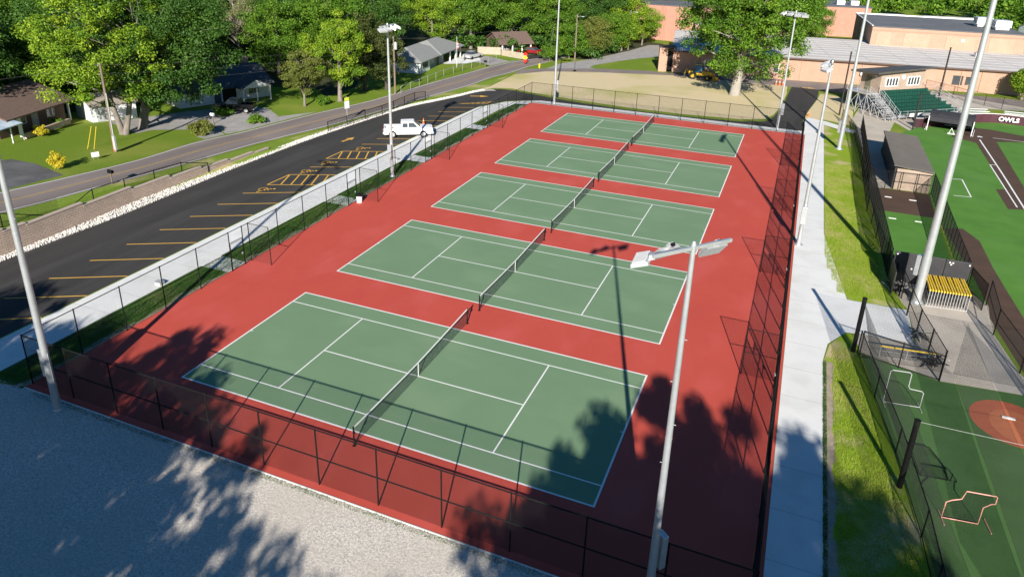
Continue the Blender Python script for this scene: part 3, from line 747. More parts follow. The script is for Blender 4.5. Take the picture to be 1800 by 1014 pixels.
# big trees of the west yards
place(tree('broadleaf_tree', 'large twin-trunk bright green tree on the lawn behind the utility pole', 'tree', 18.5, 9.0, 1.9, 'bright', 11, 165, 330, .13, .42, TG, stems=2, limbs=60, cr=(.6, 1.6), bark=m_bark, lean=(-2.6, .6)), (222, 236), 0)
big2 = place(tree('broadleaf_tree', 'large dark green tree right of the twin-trunk tree, leaning over the driveway', 'tree', 17.5, 8.2, 2.2, 'dark', 12, 220, 330, .14, .5, TG, limbs=40, lean=(2.5, 3.0), cr=(.7, 1.8)), (252, 226), 0)
place(tree('broadleaf_tree', 'tall bright green tree on the grass between blue-roofed house and road', 'tree', 12.5, 4.6, 2.2, 'bright', 13, 95, 300, .12, .34, TG, limbs=30, cr=(.6, 1.3)), (598, 178), 2.0)
place(tree('broadleaf_tree', 'smaller olive green tree in front of the blue-roofed house', 'tree', 8.2, 3.9, 1.6, 'olive', 14, 90, 260, .10, .18, TG, limbs=24, cr=(.5, 1.0)), (536, 187), .7)
place(tree('cedar_tree', 'dark brownish cedar beside the grey-roofed house', 'tree', 10.5, 3.6, .8, 'cedar', 15, 110, 130, .13, .28, TG, bark=m_barkd, cone=.55, cr=(.6, 1.2)), (680, 158), .7)
place(tree('cedar_tree', 'dark cedar just left of the tall light pole by the road', 'tree', 11.5, 3.8, .8, 'cedar', 16, 110, 130, .13, .28, TG, bark=m_barkd, cone=.5, cr=(.6, 1.2)), (642, 160), 1.7)
place(tree('pine_tree', 'pale half-bare tree standing behind the blue roof', 'tree', 17, 4.6, 3.0, 'pale', 17, 90, 110, .10, .3, TG, limbs=70, cr=(.8, 1.6), bark=mat('bark_pale', (.34, .30, .26), (.22, .19, .17), 2, .9)), (425, 121), 0)
place(tree('broadleaf_tree', 'large shade tree with pale trunk on the dry lawn before the school', 'tree', 20.5, 11.0, 4.6, 'mid', 18, 300, 230, .18, .75, TG, limbs=60, cr=(.9, 2.0), bark=mat('bark_grey', (.36, .33, .29), (.24, .22, .19), 2, .9, stretch=(3, 3, .5)), lean=(-1.0, -.5)), (1291, 167), 2.6)
place(tree('yellow_bush', 'yellow shrub on the lawn beside the dark driveway', 'shrub', 1.75, .75, .1, 'yellow', 19, 30, 130, .06, .03, limbs=6, cr=(.2, .38)), (103, 298))
place(tree('yellow_bush', 'yellow shrub in the flower bed by the white porch column', 'shrub', 1.3, .8, .1, 'yellow', 20, 30, 110, .06, .03, limbs=6, cr=(.2, .36)), (73, 240))
place(tree('shrub', 'grassy green shrub at the corner of the gravel driveway', 'shrub', 1.5, 1.5, .05, 'olive', 21, 40, 120, .09, .03, limbs=6, cr=(.3, .55)), (355, 236))
place(tree('shrub', 'small green bush under the olive green tree', 'shrub', 1.5, .9, .05, 'mid', 22, 26, 110, .08, .03, limbs=6, cr=(.25, .45)), (568, 185))
place(tree('shrub', 'small green shrub by the stone edging of the brown-roofed house', 'shrub', 1.3, .7, .05, 'mid', 23, 20, 90, .08, .03, limbs=6, cr=(.25, .4)), (101, 225))
for i, (u, v, lb) in enumerate([(700, 112, 'dark bush left of the red chimney behind the grey-roofed house'), (392, 203, 'green clump at the roadside beside the parked dark pickup'), (452, 216, 'leafy green clump on the strip before the dark pickup')]):
    place(tree('shrub', lb, 'shrub', 1.0+.7*(i == 0), 1.2, .05, 'mid', 30+i, 24, 90, .1, .03, limbs=4, cr=(.25, .5)), (u, v))
# street row on the right of the road
hedge = [
 (966, 108, 2.6, 2.3, 'mid', 'low round green bush at the road bend by the far light pole'),
 (1000, 104, 7.5, 3.6, 'mid', 'green roadside tree left of the first wooden pole by the side road'),
 (1040, 100, 8.0, 3.6, 'olive', 'yellowish green tree right of the first wooden pole'),
 (1068, 93, 9.0, 3.8, 'mid', 'green tree between the two wooden poles'),
 (1092, 90, 8.5, 3.6, 'bright', 'bright yellow-green tree just left of the second wooden pole'),
 (1128, 80, 8.5, 4.0, 'bright', 'bright green tree right of the second wooden pole, by the side road'),
 (1140, 66, 6.0, 3.6, 'mid', 'green bush beside the top of the side road'),
 (1384, 134, 3.0, 1.0, 'bright', 'small slender tree against the long school wall'),
 (1795, 176, 5.0, 1.6, 'bright', 'small yellow-green tree at the right edge before the school'),
 (1508, 60, 9.0, 3.4, 'mid', 'green tree between the red brick hall and the gym'),
 (1500, 58, 7.0, 2.6, 'dark', 'darker tree behind the gym corner'),
 (1240, 118, 1.6, 1.5, 'dark', 'dark shrub against the school wall behind the yellow tractor'),
]
for i, (u, v, h, r, k, lb) in enumerate(hedge):
    small = h < 4
    place(tree('broadleaf_tree' if not small else 'shrub', lb, 'tree' if not small else 'shrub', h, r, .3 if small else 1.0, k, 50+i, 40 if small else 90, 120 if small else 210, .10 if small else .13, .06 if small else .2, TG if not small else None, cr=(.35, .7) if small else (.7, 1.5), limbs=6), (u, v), i)
# tall trees standing in the wood behind the yards: each its own spot, a few shapes copied
wp = [tree('broadleaf_tree', 'x', 'tree', 17, 6.2, 2.5, 'mid', 101, 110, 200, .17, .4, cr=(1.0, 2.1)),
      tree('broadleaf_tree', 'x', 'tree', 15, 5.6, 2.0, 'dark', 102, 110, 200, .17, .4, cr=(1.0, 2.1)),
      tree('broadleaf_tree', 'x', 'tree', 18, 6.4, 3.0, 'bright', 103, 110, 200, .17, .4, cr=(1.0, 2.0)),
      tree('broadleaf_tree', 'x', 'tree', 16, 6.0, 2.2, 'mid', 104, 120, 200, .17, .4, cr=(.9, 1.9))]
used = set()
W_ = [ # x, y, proto, scale, label
 (-62, 40, 1, 1.0, 'dark tree right behind the brown-roofed house'), (-60, 26, 1, 1.05, 'dark tree behind the left end of the brown roof'),
 (-72, 48, 3, 1.1, 'green tree deep in the wood behind the twin-trunk tree'), (-56, 52, 0, 1.0, 'green tree behind the white shed'),
 (-66, 62, 1, 1.1, 'dark evergreen mass left of the pale half-bare tree'), (-74, 34, 0, 1.1, 'green tree at the top left edge of the wood'),
 (-66, 70, 1, .9, 'dark tree left of the pale tree'), (-82, 60, 2, 1.1, 'bright tall tree at the top left'),
 (-56, 80, 1, 1.0, 'dark tree right of the pale half-bare tree'), (-50, 70, 3, .8, 'green tree behind the blue-roofed house chimney'),
 (-46, 78, 0, .95, 'green tree behind the tall bright roadside tree'), (-66, 92, 3, 1.1, 'tall green tree in the middle of the wood'),
 (-45, 92, 1, .95, 'dark tree behind the brownish cedars'), (-42, 108, 2, .8, 'bright green tree behind the grey-roofed house'),
 (-52, 112, 0, 1.1, 'tall green tree above the grey roof'), (-36, 114, 3, .95, 'green tree right of the grey-roofed house'),
 (-30, 122, 0, .95, 'green tree above the carport'), (-40, 128, 1, 1.1, 'dark tree behind the far brown-roofed house'),
 (-22, 126, 3, .9, 'green tree over the red car'), (-26, 138, 0, 1.1, 'large green tree behind the striped fence yard'),
 (-14, 134, 1, .95, 'dark green tree left of the far light pole'), (-12, 146, 2, .95, 'light green tree behind the roadside row'),
 (-20, 156, 0, 1.1, 'green tree far behind the roadside row'), (-34, 150, 3, 1.2, 'tall green tree at the top edge of the wood'),
 (-50, 140, 0, 1.2, 'broad green tree at the top centre left'), (-64, 124, 2, 1.1, 'pale green tree high in the wood'),
 (-80, 110, 1, 1.2, 'dark tree high in the wood at left'), (-10, 165, 1, 1.0, 'dark tree beside the red brick building'),
 (-88, 84, 0, 1.2, 'green tree far back at the left'), (-76, 78, 1, 1.1, 'dark tree far back behind the pale tree'),
 (4, 172, 3, .9, 'tree behind the red brick building left of the shade tree'), (20, 176, 0, 1.0, 'dark green tree behind the shade tree'),
 (26, 160, 1, .9, 'dark tree left of the red brick hall'), (30, 150, 0, .72, 'tree on the school yard behind the far right light pole')]
for (x, y, k, s_, lb) in W_:
    if k not in used: o = wp[k]; used.add(k)
    else: o = dup(wp[k])
    o.location = (x, y, TH(x, y)-.1); o.rotation_euler = (0, 0, (x*7+y*3) % 6.28); o.scale = (s_, s_, s_*(.93+.1*((x*13+y) % 1.7)/1.7)); o['label'] = lb; o['group'] = TG
# the far wood that reads as one mass
def farwood(name, pts, m, per, size, seed, label):
    cs = np.array([(p[0], p[1], p[2]) for p in pts]); rs = np.array([p[3] for p in pts])
    me = leafmesh(name, cs, rs, per, size, seed); me.materials.append(LEAF[m]); o = bpy.data.objects.new(name, me); C.objects.link(o); return tag(o, label, 'wood', kind='stuff')
rg = random.Random(5)
def scatter(x0, x1, y0, y1, n, h, rr=4.5):
    out = []
    for _ in range(n):
        x = rg.uniform(x0, x1); y = rg.uniform(y0, y1); hh = h*rg.uniform(.7, 1.15)
        for q in range(5): out.append((x+rg.uniform(-3, 3), y+rg.uniform(-3, 3), hh*rg.uniform(.35, .95), rr*rg.uniform(.5, 1)))
    return out
farwood('far_wood', scatter(-260, -75, 95, 230, 170, 15)+scatter(-150, 0, 165, 290, 140, 15), 'mid', 160, .55, 1, 'far green wood filling the skyline behind the houses')
farwood('far_wood', scatter(-240, -60, 110, 280, 60, 16)+scatter(-130, -92, 40, 110, 30, 14)+scatter(-90, -60, 5, 25, 8, 11, 3), 'dark', 160, .55, 2, 'darker crowns within the far wood')
farwood('far_wood', scatter(20, 180, 215, 330, 110, 9, 4), 'mid', 170, .5, 3, 'low far tree belt beyond the school roofs')
farwood('undergrowth', scatter(-120, -52, 60, 110, 60, 3.2, 2.4)+scatter(-40, -10, 112, 150, 26, 3, 2.2)+scatter(-90, -60, 28, 60, 30, 3, 2.4), 'dark', 120, .3, 4, 'dark undergrowth beneath the wood')

# trees behind the drone, whose shadows fall over the gravel lot and the nearest court
sp_ = [tree('shade_tree', 'x', 'tree', 17.5, 5.0, 2.8, 'mid', 201, 170, 230, .20, .3, 'trees behind the viewpoint', cr=(.7, 1.4)),
       tree('shade_tree', 'x', 'tree', 17.0, 5.2, 4.0, 'mid', 202, 170, 70, .22, .3, 'trees behind the viewpoint', cr=(.5, 1.3), limbs=60)]
SH = [(0, 35.8, -29.5, 1.02, .6), (0, 34.2, -31.8, .98, 2.9), (0, 41.3, -31.0, 1.08, 2.0), (0, 43.6, -29.6, .97, 1.0), (0, 32.8, -37, 1.0, 4.0), (1, 1.0, -30.3, .98, .5), (1, 7.5, -30.5, 1.0, 2.5), (1, -6.5, -29.8, .98, 4.4), (1, 13.0, -35, 1.0, 1.2), (0, 39, -38.5, 1.0, 5), (1, -15, -33.5, .95, 3), (0, 3, -36, 1.0, 2.2), (0, -6, -36, 1.0, .3), (1, 20, -41.5, 1, 2), (0, 45, -39, 1.05, 3), (0, 9.5, -41, 1.0, 1.5), (1, 16, -47, 1.0, 0), (0, -14, -37, 1, 1), (1, 25, -42.5, 1, 1), (1, 31, -45, 1, 4), (0, 38.3, -33.2, 1.0, 1.5), (0, 43.6, -34.6, 1.0, 3.3), (1, 35, -45, 1, 1)]
for i, (k, x, y, s_, rz) in enumerate(SH):
    o = sp_[k] if ('s', k) not in used else dup(sp_[k])
    used.add(('s', k))
    o.location = (x, y, 0); o.scale = (s_,)*3; o.rotation_euler = (0, 0, rz)
    o['label'] = 'out-of-view shade tree casting leaf shadow on the foreground'; o['category'] = 'tree'

# ---------------------------------------------------------------- buildings
m_brick = brickmat('school_brick', (.44, .262, .185), (.385, .228, .16), (.39, .28, .215), .3, .1, .012, .15)
m_brickr = brickmat('red_brick', (.46, .22, .155), (.40, .185, .13), (.40, .26, .2), .3, .1, .012, .15)
m_brickd = brickmat('house_brick', (.16, .09, .07), (.12, .07, .055), (.14, .11, .09), .25, .09, .012, .2)
m_split = brickmat('press_brick', (.40, .31, .245), (.33, .255, .20), (.30, .24, .19), .4, .2, .012, .3)
m_shb = mat('shingle_brown', (.17, .115, .095), (.12, .085, .07), 3.5, .95, detail=8, bump=.4, bscale=12)
m_shg = mat('shingle_grey', (.27, .28, .27), (.21, .22, .215), 3.0, .95, detail=8, bump=.4, bscale=12)
m_shn = mat('shingle_blue', (.075, .085, .10), (.05, .06, .075), 3.0, .95, detail=8, bump=.4, bscale=12)
m_side = brickmat('siding_white', (.72, .74, .76), (.70, .72, .75), (.45, .47, .5), 20, .18, .012, .4)
m_sideg = brickmat('siding_grey', (.22, .26, .29), (.21, .25, .28), (.12, .14, .16), 20, .18, .012, .4)
m_membr = mat('roof_membrane', (.60, .575, .55), (.50, .48, .46), .5, .9, detail=10, stretch=(.25, 1.6, 1), c3=(.42, .40, .385), s3=.35, f3=.5)
m_gymroof = mat('gym_roof', (.135, .145, .16), (.105, .112, .125), .4, .9, detail=10, c3=(.17, .18, .19), s3=.2)
m_metal = mat('roof_metal', (.085, .078, .070), (.065, .060, .055), .6, .6, spec=.4)
m_trim = mat('trim_white', (.76, .76, .75), None, 3, .6)
m_brown = mat('trim_brown', (.10, .065, .05), None, 3, .7)
def window(par, x, z, w, h, y=0, m=None, mull=1, side=None):
    "window on a wall; side None = front (local -y), 'L' = left end wall (local -x)"
    f = MB(); t = .07
    def B(mb, cx, cz, ww, hh, dep, off):
        if side == 'L': mb.box((y-off, x+cx, z+cz), (dep, ww, hh))
        else: mb.box((x+cx, y-off, z+cz), (ww, dep, hh))
    B(f, -w/2, 0, t, h+t, .09, .03); B(f, w/2, 0, t, h+t, .09, .03); B(f, 0, -h/2, w-t, t, .09, .03); B(f, 0, h/2, w-t, t, .09, .03)
    for k in range(1, mull+1): B(f, -w/2+w*k/(mull+1), 0, .05, h-t, .07, .03)
    fo = f.build('window', m or m_trim, par)
    p = MB(); B(p, 0, 0, w-.03, h-.03, .02, .01); p.build('pane', m_glass, fo)
    return fo
def gable(mb, x0, x1, y0, y1, z, rise, oh=.5, hip=0, t=.16):
    ym = (y0+y1)/2; hx = hip; a = y0-oh; b = y1+oh; l = x0-oh*(1 if hip else .7); r = x1+oh*(1 if hip else .7); sl_ = rise/((y1-y0)/2); ze = z-oh*sl_
    L_ = (l+hx, ym, z+rise); R_ = (r-hx, ym, z+rise)
    mb.slab([(l, a, ze), (r, a, ze), R_, L_], t); mb.slab([(r, b, ze), (l, b, ze), L_, R_], t)
    if hip: mb.slab([(l, b, ze), (l, a, ze), L_], t); mb.slab([(r, a, ze), (r, b, ze), R_], t)
def frame_at(name, label, cat, A, B, z=0, group=None):
    rz = math.atan2(B[1]-A[1], B[0]-A[0]); return thing(name, label, cat, (A[0], A[1], z), rz, group), math.dist(A, B)
def walls(x0, x1, y0, y1, h, m, par, gab=0, z0=-.4, name='wall'):
    w_ = MB(); w_.box(((x0+x1)/2, (y0+y1)/2, (h+z0)/2), (x1-x0, y1-y0, h-z0))
    if gab:
        ym = (y0+y1)/2
        for x in (x0+.1, x1-.1): w_.add([(x-.1, y0, h), (x+.1, y0, h), (x+.1, y1, h), (x-.1, y1, h), (x-.1, ym, h+gab), (x+.1, ym, h+gab)], [(0, 1, 5, 4), (2, 3, 4, 5), (1, 2, 5), (3, 0, 4), (0, 3, 2, 1)])
    return w_.build(name, m, par, uvbox=True)
def door(par, x, w=.95, h=2.05, m=None, y=0, z0=.0):
    d = MB(); d.box((x, y-.03, z0+h/2), (w, .06, h)); o = d.build('door', m or m_trim, par)
    k = MB(); k.box((x+w*.38, y-.09, z0+1.0), (.05, .06, .1)); k.build('handle', m_grey, o); return o
def post(par, x, y, h, r=.07, m=None, z=0):
    p = MB(); p.box((x, y, z+h/2), (2*r, 2*r, h)); return p.build('post', m or m_trim, par)
HG = 'houses across the road'
# brown roofed brick house at the left edge
h1, Ln = frame_at('house', 'brick house with broad brown shingle roof and white porch column', 'house', (-50.6, 24.6), (-53.2, 34.4), .75, HG)
walls(0, Ln, 0, 9.5, 2.5, m_brickd, h1, 1.75); r = MB(); gable(r, 0, Ln, -1.0, 9.5, 2.55, 1.9, .55); ro = r.build('roof', m_shb, h1)
window(h1, 3.2, 1.5, 1.5, 1.1); window(h1, 7.8, 1.4, 1.2, 1.2); door(h1, 5.3, m=m_grey)
post(h1, 1.6, -1.25, 2.3, .14); post(h1, 9.3, -1.25, 2.3, .09)
aw = MB(); aw.slab([(-2.9, -2.6, 1.95), (.6, -2.6, 1.95), (.6, .1, 2.5), (-2.9, .1, 2.5)], .1); aw.build('awning', mat('awning_blue', (.62, .68, .74), (.28, .40, .55), .9, .5), h1)
post(h1, -1.0, -2.4, 1.9, .05); post(h1, .5, -2.4, 1.9, .05)
g_ = MB(); g_.box((4.5, -2.1, .25), (7, .35, .6)); g_.build('stone_edging', m_block, h1, uvbox=True)
# pale shed / garage
sh, Ln = frame_at('shed', 'pale white garage with tan roof between brown roof and twin-trunk tree', 'garage', (-50.2, 35.6), (-48.5, 40.6), .25)
walls(0, Ln, 0, 5, 2.1, m_side, sh, .9); r = MB(); gable(r, 0, Ln, 0, 5, 2.1, .95, .3); r.build('roof', mat('shingle_tan', (.34, .30, .26), (.26, .23, .2), 3, .95), sh)
d = MB(); d.box((3.4, -.04, .95), (2.0, .06, 1.8)); 
for k in range(4): d.box((3.4, -.08, .3+.42*k), (1.9, .02, .36))
d.build('garage_door', m_pwhite, sh); door(sh, 1.0, m=m_side)
# blue roofed house
h2, Ln = frame_at('house', 'white house with dark blue shingle roof and columned gable porch', 'house', (-47.3, 46.4), (-42.3, 58.6), 0, HG)
walls(0, Ln, 0, 8.5, 2.35, m_side, h2, 1.7); r = MB(); gable(r, 0, Ln, 0, 8.5, 2.4, 1.9, .6); r.build('roof', m_shn, h2)
ch = MB(); ch.box((Ln-.9, 5.5, 3.9), (.8, .8, 2.2)); ch.box((Ln-.9, 5.5, 5.05), (.95, .95, .12)); ch.build('chimney', m_brick, h2, uvbox=True)
pr = MB(); 
pr.slab([(7.6, -2.6, 2.1), (9.9, -2.6, 3.25), (9.9, 1.6, 3.25), (7.6, 1.6, 2.1)], .12); pr.slab([(12.2, -2.6, 2.1), (9.9, -2.6, 3.25), (9.9, 1.6, 3.25), (12.2, 1.6, 2.1)], .12)
pr.build('porch_roof', m_shn, h2)
pg = MB(); pg.add([(7.75, -2.4, 2.05), (12.05, -2.4, 2.05), (9.9, -2.4, 3.08), (7.75, -2.5, 2.05), (12.05, -2.5, 2.05), (9.9, -2.5, 3.08)], [(0, 1, 2), (3, 5, 4), (0, 3, 4, 1), (1, 4, 5, 2), (2, 5, 3, 0)]); pg.build('porch_gable', m_side, h2, uvbox=True)
for x in (7.9, 9.9, 11.9): post(h2, x, -2.4, 2.0, .09)
window(h2, 2.2, 1.4, 1.2, 1.0); door(h2, 5.3, m=m_shn); window(h2, 10.6, 1.3, 1.6, 1.2); d = MB(); d.box((7.0, -.03, 1.1), (2.0, .05, 2.1)); d.build('garage_opening', m_black, h2)
# grey and white ranch house
h3, Ln = frame_at('house', 'grey and white ranch house with hipped grey roof, red chimney and carport', 'house', (-31.6, 84.1), (-32.9, 96.3), 0, HG)
walls(0, 4.6, 0, 8, 2.3, m_side, h3); walls(4.62, Ln, .4, 8, 2.3, m_sideg, h3)
r = MB(); gable(r, 0, Ln, 0, 8, 2.35, 1.5, .6, hip=4.0); r.build('roof', m_shg, h3)
r = MB(); gable(r, Ln-3.5, Ln+8.0, -.2, 7.5, 2.45, 1.55, .6, hip=4.0); r.build('roof', m_shg, h3)
ch = MB(); ch.box((.3, 5.6, 2.8), (.9, .8, 2.6)); ch.build('chimney', mat('brick_red', (.45, .13, .09), (.36, .1, .07), 5, .9), h3)
for x in (1.6, 2.4, 3.2): window(h3, x, 1.35, .45, 1.1, mull=0, m=m_brown)
window(h3, 6.6, 1.35, 1.6, 1.1, y=.4, mull=3); window(h3, 11.2, 1.5, .8, .7, y=.4); door(h3, 9.3, y=.4, m=m_brown)
cp = MB(); cp.box((0, 0, 1.1), (.14, .14, 2.3)); 
for (x, y) in ((Ln+1.6, -.3), (Ln+4.6, -.3), (Ln+7.6, -.2), (Ln+7.6, 6.5)): post(h3, x, y, 2.35, .12)
wp_ = MB(); wp_.box((0.1, -.08, 1.15), (.25, .12, 2.3)); wp_.build('corner_board', m_trim, h3)
sheet('driveway', [(-32.3, 95), (-29.3, 97.5), (-28.0, 101.5), (-29.5, 104.5), (-33.3, 104.5), (-33.5, 96)], .0125, m_conc)
# brown roofed house behind the pale fence
h4, Ln = frame_at('house', 'small brown-roofed house with white posts behind the pale board fence', 'house', (-27.5, 109.8), (-22.5, 114.6), 0, HG)
walls(0, Ln, 1.5, 8, 2.4, m_brickd, h4, 1.4); r = MB(); gable(r, 0, Ln, 0, 8, 2.45, 1.6, .5); r.build('roof', m_shb, h4)
for x in (.5, 2.7, 4.8, 6.7): post(h4, x, .1, 2.4, .12)
window(h4, 2.0, 1.4, 1.2, 1.0, y=1.5); door(h4, 4.2, y=1.5)
# board fence
def boardfence(name, label, A, B, h, m, n=None):
    t, Ln = frame_at(name, label, 'fence', A, B); b = MB(); k = int(Ln/.16)
    for i in range(k): b.box((i*.16+.08, 0, h/2), (.145, .03, h-.02*(i % 3)))
    b.build('boards', m, t)
    for i in range(int(Ln/2.4)+1): p = MB(); p.box((i*2.4, .07, h/2), (.1, .1, h)); p.build('post', m, t)
    rl = MB(); rl.box((Ln/2, .035, h*.3), (Ln, .04, .08)); rl.box((Ln/2, .035, h*.8), (Ln, .04, .08)); rl.build('rail', m, t)
    return t
m_board = mat('pale_board', (.46, .40, .31), (.36, .31, .24), 2, .9)
boardfence('board_fence', 'pale wooden board fence between grey-roofed house and the road bend', G(840, 95.5), G(881, 97), 1.5, m_board)
boardfence('board_fence', 'lower pale board fence in front of the red car', G(882, 98), G(926, 106), 1.2, m_board)

# school ---------------------------------------------------------------
sc, Ln = frame_at('school_building', 'long low tan brick school wing with pale flat roof', 'school', (7.2, 109.3), (92, 122.4), 0)
sH = 3.85
walls(0, Ln, 0, 30, sH, m_brick, sc)
r = MB(); r.box((Ln/2, 14.9, sH+.09), (Ln+.9, 31, .16))
for k in range(9): r.box((Ln/2, 1.5+k*3.1, sH+.18), (Ln+.8, .16, .02))
for k in range(14): r.box((3+k*6.1, 14.9, sH+.185), (.14, 30.6, .012))
r.build('roof', m_membr, sc)
r = MB(); r.box((Ln/2, -.62, sH+.05), (Ln+.9, .06, .26)); r.build('fascia', m_brown, sc)
def wl(u, v, z=1.8, A=(7.2, 109.3), B=(92, 122.4)):
    p = G(u, v, z); d = Vector((B[0]-A[0], B[1]-A[1])).normalized(); return (Vector(p)-Vector(A)).dot(d)
for (u, v, ww, hh) in ((1243, 105, 1.0, 1.5), (1258, 106, 1.0, 1.5), (1341, 110, 1.0, 1.6), (1358, 112, .9, 1.4), (1671, 136, 1.5, 1.5), (1690, 136, 1.4, 1.3), (1300, 108, 1.0, 1.5)):
    window(sc, wl(u, v), 1.9, ww, hh, mull=0, m=m_trim if u < 1600 else m_brown)
vb = MB(); vb.box((wl(1500, 117), -.3, 2.3), (1.2, .5, 1.2)); vb.build('wall_unit', m_pwhite, sc, bevel=.03)
for u in (1408, 1506, 1655, 1684, 1230): 
    dp = MB(); dp.box((wl(u, 125), -.07, sH/2), (.1, .1, sH)); dp.build('downpipe', mat('pipe_tan', (.45, .28, .19), None, 3, .7), sc)
for x in (wl(1716, 97, 4.2),):
    ac = MB(); ac.box((x, 9+x % 7, sH+.55), (1.3, 1.1, .8)); ac.box((x, 9+x % 7, sH+1.0), (.9, .8, .12)); ac.build('roof_vent', m_alu, sc, bevel=.03)
for u in (1543, 1640, 1704):
    x = wl(u, 80, 4.2); vt = MB(); vt.box((x, 27.0, sH+.45), (.7, .6, .6), top=.5); vt.build('roof_cowl', mat('cowl', (.16, .1, .08), None, 4, .8), sc)
pier, _ = frame_at('school_entry', 'tan brick stair tower at the left end of the school with black door', 'building', (4.75, 108.5), (7.15, 109.05), 0)
walls(0, 1.5, 0, 3, 4.35, m_brick, pier); d = MB(); d.box((1.98, .35, 1.9), (.9, .1, 3.7)); d.build('door_recess', m_black, pier); walls(2.47, 2.75, 0, 3, 4.3, m_brick, pier, name='jamb')
r = MB(); r.box((1.4, 1.5, 4.42), (3.1, 3.3, .12)); r.build('roof', m_brown, pier)
gym, Ln = frame_at('gym_building', 'tall tan brick gym with dark grey flat roof behind the low wing', 'building', (41.2, 138.9), (68.2, 141.2), 0)
walls(0, Ln, 0, 25, 7.5, m_brick, gym)
r = MB(); r.box((Ln/2, 12.5, 7.62), (Ln+.3, 25.3, .14)); r.build('roof', m_gymroof, gym)
r = MB(); r.box((Ln/2, 25.2, 7.8), (Ln+.3, .3, .3)); r.box((-.05, 12.5, 7.76), (.25, 25, .16)); r.build('parapet', m_trim, gym)
for k, (a, b) in enumerate(((1.0, 3.6), (6.0, 10.6), (13.5, 18.6), (21, 25.2))):
    f = MB(); f.box(((a+b)/2, -.03, 5.15), (b-a, .08, 3.0)); f.build('panel', brickmat('panel_brick', (.47, .285, .20), (.43, .255, .18), (.42, .31, .235), .3, .1, .012, .15), gym, uvbox=True)
cb = MB(); prof = []
for i in range(90):
    x = .08+i*.3; prof += [(x, -.02), (x, -.12), (x+.14, -.12), (x+.14, -.02)]
cb.prism([(0, 0)]+prof+[(27.05, -.02), (27.05, 0)], 6.84, 7.06)
cb.build('cornice', m_brick, gym, uvbox=True)
vt = MB(); vt.box((16.4, -.1, 5.9), (.7, .06, .55)); vt.build('vent', m_grey, gym)
for (x, y) in ((22.2, 11.5), (24.3, 7.0)):
    ac = MB(); ac.mat(0).box((x, y, 8.0), (2.4, 2.6, .5)); ac.box((x, y, 8.9), (2.9, 3.0, 1.3), top=.94); ac.mat(1).box((x-1.46, y, 8.9), (.06, 2.2, 1.0)); ac.build('rooftop_unit', [m_alu, m_grey], gym, bevel=.04)
hall, Ln = frame_at('brick_hall', 'red brick hall with grey flat roof and thin pipe on its wall', 'building', (24.5, 181.2), (43.5, 185.2), 0)
walls(0, Ln, 0, 18, 7.4, m_brickr, hall); r = MB(); r.box((Ln/2, 9, 7.5), (Ln+.4, 18.4, .14)); r.build('roof', m_gymroof, hall)
dp = MB(); dp.tube((10.2, -.1, 2.4), (10.9, -.1, 6.7), .07, n=6); dp.build('pipe', m_brown, hall)
for x in (13, 16.5): ac = MB(); ac.box((x, 6, 8.1), (2.0, 2.2, 1.1)); ac.build('rooftop_unit', m_pwhite, hall, bevel=.04)
lr, Ln = frame_at('brick_building', 'red brick building with pilasters behind the bright roadside trees', 'building', (-12.5, 151), (5.5, 149.5), 0)
walls(0, Ln, 0, 14, 8.0, m_brickr, lr); r = MB(); r.box((Ln/2, 7, 8.1), (Ln+.4, 14.4, .14)); r.build('roof', m_gymroof, lr)
for x in (3, 6, 9.4, 10.2, 13): p_ = MB(); p_.box((x, -.12, 4), (.3, .22, 8)); p_.build('pilaster', m_brickr, lr, uvbox=True)
lo, Ln = frame_at('brick_annex', 'lower tan brick annex with white roof behind the shade tree', 'building', (6.0, 142), (27, 145), 0)
walls(0, Ln, 0, 22, 5, m_brick, lo); r = MB(); r.box((Ln/2, 11, 5.1), (Ln+.4, 22.4, .14)); r.build('roof', m_membr, lo)
sheet('school_yard', [(27.5, 143), (41, 142), (44, 181), (24, 178)], .01, m_grass)
def simple_house(label, A, B, dep, h, rise, mw, mr_, name='house'):
    t, Ln = frame_at(name, label, 'house', A, B, 0); walls(0, Ln, 0, dep, h, mw, t, rise*.95 if rise else 0); r = MB()
    if rise: gable(r, 0, Ln, 0, dep, h, rise, .4)
    else: r.box((Ln/2, dep/2, h+.08), (Ln+.4, dep+.4, .14))
    r.build('roof', mr_, t)
    for k in range(int(Ln//3.2)): window(t, 1.6+k*3.2, h*.55, 1.0, 1.1)
    return t
simple_house('long white building on the street behind the gym, left one', (47.5, 206), (57, 208), 12, 3.4, 0, m_pwhite, m_membr)
simple_house('long white building on the street behind the gym, right one', (62, 206), (76, 209), 12, 3.6, 0, m_pwhite, m_membr)
simple_house('white house with grey gable roof at the top right', (82, 186), (91, 190), 9, 4.6, 1.8, m_side, m_shg)
simple_house('white house with grey roof far beyond the wood gap', (-74, 70), (-68, 76), 7, 2.6, 1.6, m_side, m_shg)
sheet('back_street', [(40, 196), (110, 202), (112, 208.5), (40, 203)], .012, m_gray)

